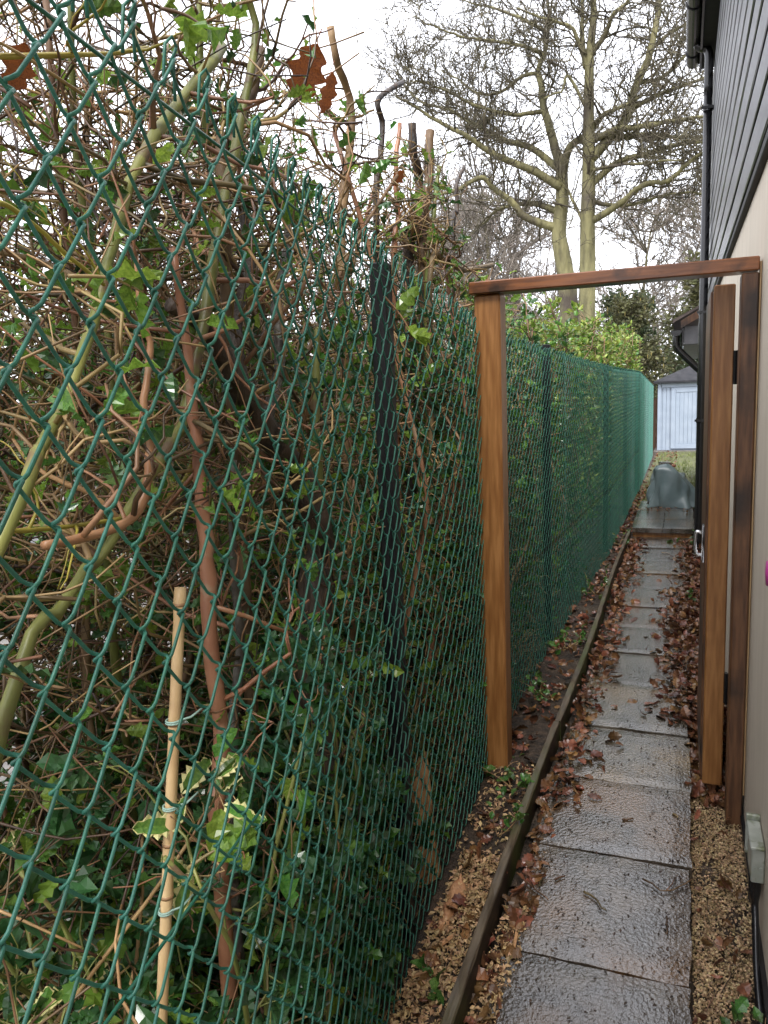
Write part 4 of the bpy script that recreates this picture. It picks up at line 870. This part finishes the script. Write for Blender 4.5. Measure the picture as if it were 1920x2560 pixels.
V = [(.214, 2.02+.036*math.cos(a), .965+.036*math.sin(a)) for a in np.linspace(0, 6.283, 24, endpoint=False)]+[(.196, 2.02+.03*math.cos(a), .965+.03*math.sin(a)) for a in np.linspace(0, 6.283, 24, endpoint=False)]+[(.193, 2.02, .965)]
mb.add(V, [(i, (i+1) % 24, 24+(i+1) % 24, 24+i) for i in range(24)]); mb.more([(24+i, 24+(i+1) % 24, 48) for i in range(24)])
tag(mb.build('wall_knob', 'magenta', smooth=True), 'round magenta knob fixed on the cream wall', 'knob')

# ------------------------------------------------------------------ litter, chips, twigs, ivy
OAKL = [oval_mesh(.34, 9, .38, .15, .05), oval_mesh(.3, 7, .35, -.25, .09), oval_mesh(.38, 9, .3, .3, -.05)]
def litter(name, label, P, size, m='dead_leaf', up=1.1, src=OAKL):
    P = np.array(P); mb = MB(); N = len(P); Fr = rot_frames(N, None, up)
    S = rng.uniform(*size, N); ang = rng.random(N)
    for k in range(len(src)): q = np.arange(N) % len(src) == k; scatter(mb, src[k], P[q], Fr[q], S[q], 0)
    return tag(mb.build(name, m, smooth=False), label, 'leaves' if m == 'dead_leaf' else 'chippings', kind='stuff')
def zone(n, x0, x1, y0, y1, z, zs=.02): return np.stack([rng.uniform(x0, x1, n), rng.uniform(y0, y1, n), z+rng.random(n)*zs], 1)
def edge(n, x0, w, y0, y1, z, zs=.012): return np.stack([x0+np.abs(rng.normal(size=n))*w, rng.uniform(y0, y1, n), z+rng.random(n)*zs], 1)
litter('leaf_litter', 'thick wet brown oak leaves banked along the wall side of the path', np.vstack([zone(3000, .05, .205, 3.0, 7.4, -.05, .05), zone(260, .05, .16, 2.75, 3.2, -.05, .03), edge(420, .05, -.07, 3.3, 5.6, .004), edge(60, .05, -.05, 5.6, 7.4, .004)]), (.03, .065))
litter('leaf_litter', 'scattered wet brown leaves along the kerb side of the path', np.vstack([edge(760, -.425, .065, 2.5, 7.4, .004), edge(120, -.43, .03, 1.4, 2.5, .0), zone(420, -.66, -.47, 2.6, 7.3, .03, .02), zone(60, -.6, -.47, 1.2, 2.6, .03, .01)]), (.022, .065))
litter('leaf_litter', 'fallen leaves and soil beside the platform and lawn', np.vstack([zone(260, -.6, -.42, 7.5, 11, .02, .02), zone(40, -.4, .1, 8.4, 9.3, .095, .01), np.stack([rng.uniform(-.55, -.1, 220), yq := rng.uniform(9.4, 19.5, 220), far_z(yq)+.02], 1)]), (.035, .07))
chip = oval_mesh(.3, 3, 0, .3, .1)
GRV = MB(); GRV.add([(1, 0, 0), (-1, 0, 0), (0, .8, 0), (0, -.8, 0), (0, 0, .6), (0, 0, -.6), ], [(0, 2, 4), (2, 1, 4), (1, 3, 4), (3, 0, 4), (2, 0, 5), (1, 2, 5), (3, 1, 5), (0, 3, 5)])
P = np.vstack([zone(13000, .05, .205, 1.35, 3.05, -.062, .016), zone(2500, .05, .2, .9, 1.4, -.06, .014)]); keepp = (np.sin(P[:, 1]*6.5+P[:, 0]*22)+.7*np.sin(P[:, 1]*17-P[:, 0]*40)+rng.normal(size=len(P))*.5) > -.35-.9*((P[:, 1] > 1.85) & (P[:, 1] < 2.7)); P = P[keepp]
mb = MB(); scatter(mb, GRV, P, rot_frames(len(P)), rng.uniform(.002, .0062, len(P)), 0); tag(mb.build('gravel', 'gravel'), 'tan gravel between the paving and the house wall', 'gravel', kind='stuff')
P = np.vstack([zone(3200, -.6, -.475, 1.1, 2.1, .03, .014), zone(900, -.44, -.37, 1.2, 1.95, -.005, .012), zone(420, -.64, -.475, 2.1, 2.7, .03, .01)])
mb = MB(); scatter(mb, chip, P, rot_frames(len(P), None, .7), rng.uniform(.006, .02, len(P)), 0); tag(mb.build('wood_chips', 'chip'), 'pale wood chips along the foot of the fence', 'wood chips', kind='stuff')
P = np.vstack([zone(1300, -.4, .035, 1.2, 4.0, .003, .002), zone(400, -.4, .035, 4.0, 7.4, .003, .002), edge(260, .04, -.05, 1.2, 4.2, .003, .003), edge(260, -.41, .05, 1.2, 3.5, .003, .003)])
mb = MB(); scatter(mb, chip, P, rot_frames(len(P), None, 1.5), rng.uniform(.003, .012, len(P)), 0); tag(mb.build('path_debris', 'speck'), 'specks of leaf and dirt scattered on the wet slabs', 'debris', kind='stuff')

litter('leaf_litter', 'few torn brown leaves lying on the tan gravel', np.vstack([zone(90, .055, .2, .95, 1.75, -.045, .012), zone(26, .055, .19, 1.75, 2.7, -.045, .01)]), (.025, .055))
mb = MB(); N = 90; c_ = zone(N, .06, .195, .95, 2.6, -.044, .012); d_ = rng.normal(size=(N, 3))*[1, 1, .1]; d_ /= np.linalg.norm(d_, axis=1, keepdims=True)
P = c_[:, None]+d_[:, None]*(rng.uniform(.02, .08, N)[:, None]*np.linspace(-.5, .5, 5))[:, :, None]; P += np.cumsum(rng.normal(size=P.shape)*[.002, .002, .0005], 1); P[..., 0] = np.clip(P[..., 0], .05, .2)
tubes(mb, P, np.full((N, 5), .0012), 4); tag(mb.build('gravel_twigs', 'twig_brown', smooth=True), 'fine dead stalks strewn on the gravel', 'stalks', kind='stuff')
q5 = lambda x, y: (960+x*.5787, 1840+y*.5787)
q4 = lambda x, y: (960+x*.5787, 1240+y*.5787)
tw = [[q5(575, 590), q5(640, 650), q5(712, 708)], [q5(862, 672), q5(910, 700), q5(952, 752)], [q5(1120, 618), q5(1165, 640), q5(1205, 670), q5(1270, 652), q5(1335, 620)], [q5(640, 430), q5(680, 400), q5(718, 372)],
      [q5(1218, 785), q5(1224, 820), q5(1222, 855)], [q5(1030, 360), q5(1080, 358)], [q5(1250, 335), q5(1272, 352)], [q5(672, 650), q5(682, 600)], [q4(1180, 435), q4(1225, 440), q4(1270, 440)], [q4(1200, 245), q4(1235, 247)], [q5(820, 225), q5(840, 260), q5(850, 300)], [q5(740, 620), q5(780, 602)]]
for i, p in enumerate(tw):
    A = np.array([gz(a[0], a[1], .006) for a in p]); n = 10; P = smooth_path(A, n)+rng.normal(size=(n, 3))*[.0015, .0015, .0004]; mb = MB(); tubes(mb, P[None], np.linspace(.0035, .002, n)[None]*rng.uniform(.8, 1.2), 6)
    if i == 2: e = walk(P[5], (.3, .6, .1), .06, n, .1); e[:, 2] = .008; tubes(mb, e[None], np.full((1, n), .0016), 5)
    mb.build('fallen_twig', 'twig_brown', smooth=True, label='long forked dark twig lying across the edge of a slab' if i == 2 else 'short dark twig lying on the wet paving', cat='twig', group=None if i == 2 else 'twigs on the paving')
for (x, y), sz in ((q4(985, 790), .05), (q4(860, 870), .07), (q4(1225, 860), .05), (q4(1035, 1075), .045), (q4(1255, 580), .06), (q5(610, 540), .055), (q5(600, 640), .06), (q4(1010, 905), .045), (q4(1130, 605), .05), (q4(1185, 985), .04)):
    w = gz(x, y, .008); o = link('fallen_leaf', OAKL[int(rng.integers(3))].mesh('fallen_leaf', 'dead_leaf'), None, label='single brown leaf stuck flat on the wet paving', cat='leaf', group='single leaves on the paving'); o.matrix_world = mat4(rot_frames(1, None, 3)[0], w, sz)

def ivy(label, base, n, spread, size, up=.18, group='ivy sprigs'):
    t = thing('ivy', label, 'ivy', base, group); b0 = np.array(base); P_, D_ = [], []
    for _ in range(n):
        a = rng.random()*6.283; q = walk(b0, (math.cos(a)*.7, math.sin(a)*1.3, .4), rng.uniform(.4, 1)*spread, 8, .3, -.05); q[:, 2] = np.maximum(q[:, 2], base[2]+.008+rng.random()*up*np.linspace(0, 1, 8)*.6); q[:, 0] = np.minimum(q[:, 0], base[0]+.06)
        mb = MB(); tubes(mb, q[None], np.linspace(.0017, .001, 8)[None], 5); mb.build('stem', 'twig_tan', t, smooth=True)
        for k in range(2, 8): P_.append(q[k]+rng.normal(size=3)*.008+[0, 0, .008]); D_.append(nrm(q[k]-q[k-1]))
    Fr = rot_frames(len(P_), np.array(D_)*.5, 1.0)
    for p, f_ in zip(P_, Fr):
        o = link('leaf', IVYM[int(rng.integers(2))], t); o.matrix_parent_inverse = Matrix.Identity(4); o.matrix_local = mat4(f_, p-b0, rng.uniform(.6, 1.2)*size)
IVYM = [oval_mesh(.42, 6, .3, .3, .1).mesh('leaf', 'ivy'), oval_mesh(.36, 5, .2, .4, .12).mesh('leaf', 'ivy')]
for lab, b, n, sp, sz in (('ivy sprig between the wooden gate post and the kerb board', (-.54, 2.5, .03), 5, .26, .035), ('ivy trailing over the kerb just past the gate post', (-.53, 3.35, .03), 6, .3, .035), ('yellowing ivy at the fence foot near the second black post', (-.56, 4.05, .03), 7, .3, .035),
                          ('ivy at the fence foot half way down the path', (-.53, 5.2, .03), 6, .3, .035), ('ivy sprigs by the drainpipe and the step', (.09, 7.3, -.05), 5, .22, .05), ('green weed among the gravel by the wall base', (.17, 1.62, -.05), 4, .12, .035),
                          ('small ivy sprig among wood chips at the fence foot', (-.52, 1.55, .035), 2, .08, .035), ('ivy runners in dark soil beside the log', (-.52, 2.2, .03), 4, .2, .03), ('ivy clump at the far fence foot beside the step', (-.5, 6.9, .03), 6, .3, .035), ('seedling growing on the wall side leaf bank', (.07, 5.3, -.02), 2, .07, .04)):
    ivy(lab, b, n, sp, sz)
# leaves that poke through the mesh
def sprig(label, pts, nleaf, size, m, X):
    t = thing('hedge_sprig', label, 'sprig', tuple(trace([pts[0]], X)[0]), 'sprigs through the mesh'); b0 = np.array(t.location)
    A = trace(pts, X); A[:, 0] += np.linspace(0, .05, len(A)); P = smooth_path(A, 12); mb = MB(); tubes(mb, P[None], np.linspace(.0025, .0012, 12)[None], 6); mb.build('stem', 'twig_brown', t, smooth=True)
    Fr = rot_frames(nleaf, np.tile(nrm(P[-1]-P[-3])*.6, (nleaf, 1)), .5)
    for i in range(nleaf):
        p = P[int(4+8*i/max(nleaf, 1)) % 12]; o = link('leaf', leaf_data(int(rng.integers(3)), m, False), t); o.matrix_parent_inverse = Matrix.Identity(4); o.matrix_local = mat4(Fr[i], p-b0, size*rng.uniform(.8, 1.2))
sprig('yellow green holly sprig hanging over the top of the gate post', [(1130, 640), (1180, 690), (1215, 740), (1260, 760)], 7, .05, 'holly_light', -.7)
sprig('bright leaf sprig in front of the black fence post', [(960, 740), (975, 790), (985, 850)], 4, .06, 'holly_light', -.62)
sprig('bright green holly sprig at the foot of the bamboo cane', [(470, 2170), (490, 2120), (520, 2080)], 7, .05, 'holly_light', -.56)
sprig('large yellow green holly leaves near the upper stems', [(170, 690), (230, 700), (270, 740)], 5, .058, 'holly_light', -.62)
sprig('glossy holly leaf pair at the very top of the mesh', [(400, 20), (425, 50), (440, 100)], 3, .06, 'holly_light', -.6)
# cut stump behind the mesh and bark log at its foot
st = thing('tree_stump', 'freshly cut orange stump behind the mesh by the black post', 'stump', (-.72, 1.95, 0))
n = 14; a = np.arange(n)*2*math.pi/n; V = []
for zz, rr in ((-.04, .085), (.03, .07), (.16, .058), (.3, .052), (.36, .045)):
    V += [(-.715+rr*math.cos(q)*(1+.15*math.sin(3*q+zz*5)), 1.96+rr*math.sin(q)*(1+.1*math.cos(2*q)), zz+(.05*math.cos(q) if zz > .32 else 0)) for q in a]
mb = MB(); mb.add(V, [(j*n+i, j*n+(i+1) % n, (j+1)*n+(i+1) % n, (j+1)*n+i) for j in range(4) for i in range(n)]); mb.more([(4*n, 4*n+i, 4*n+i+1) for i in range(1, n-1)]); mb.build('wood', 'cut_wood', st, smooth=True)
A = smooth_path(np.array([gz(1096, 2325, .05), gz(1112, 2285, .05), gz(1130, 2240, .05), gz(1150, 2188, .05)]), 44); mb = MB(); V = []
for i, p in enumerate(A):
    u = i/43; wd = (.012+.02*math.sqrt(abs(math.sin(u*9.6+.4))))*(.6+.5*u)*min(1, 6*u, 8*(1-u)+.2)
    for j, v in enumerate(np.linspace(-1, 1, 11)):
        V.append((p[0]+v*wd*(1 if v > 0 else .7), p[1]+rng.normal()*.0012+.006*abs(v), .030+(.020+.006*math.sin(u*19+v*2))*(1-abs(v)**3)+rng.normal()*.0014))
mb.add(V, [(i*11+j, i*11+j+1, (i+1)*11+j+1, (i+1)*11+j) for i in range(43) for j in range(10)])
mb.build('bark_piece', 'cut_wood', smooth=True, label='lumpy orange piece of bark lying along the fence foot', cat='bark')
for i, (x, y) in enumerate(((1290, 2345), (1120, 2345), (1060, 2430))):
    w = gz(x, y, .02 if i == 0 else .045); mb = MB(); mb.add([(-.03, -.004, 0), (.02, -.007, 0), (.034, .001, 0), (-.02, .005, 0), (-.028, -.003, .004), (.018, -.005, .006), (.03, .001, .003), (-.018, .004, .005)], BF); o = mb.build('wood_splinter', 'cut_wood', label=('pale wood splinter on leaves between kerb board and slab', 'pale wood splinter on the chips just below the bark piece', 'pale wood splinter half under the bottom of the mesh')[i], cat='splinter', group='wood splinters'); o.location = w-[0, 0, .004]; o.rotation_euler = (0, 0, rng.uniform(-1.5, 1.5))
# lawn grass beyond the platform
N = 5200; x = rng.uniform(-.45, 1.6, N); y = 9.4+rng.random(N)**1.2*9.5; keepg = np.sin(x*5+y)+rng.normal(size=N) > -.4; x, y = x[keepg], y[keepg]; N = len(x)
b0 = np.stack([x, y, far_z(y)], 1); lean = rng.normal(size=(N, 2))*.03; wv = rng.normal(size=(N, 2)); wv = wv/np.linalg.norm(wv, axis=1, keepdims=True)*.006; hgt = rng.uniform(.03, .08, N)
V = np.stack([b0+np.c_[wv, np.zeros(N)], b0-np.c_[wv, np.zeros(N)], b0+np.c_[lean, hgt]], 1).reshape(-1, 3)
mb = MB(); mb.add(V, np.arange(N*3).reshape(-1, 3)); tag(mb.build('grass', 'grass'), 'thin wet lawn grass in front of the shed', 'grass', kind='stuff')
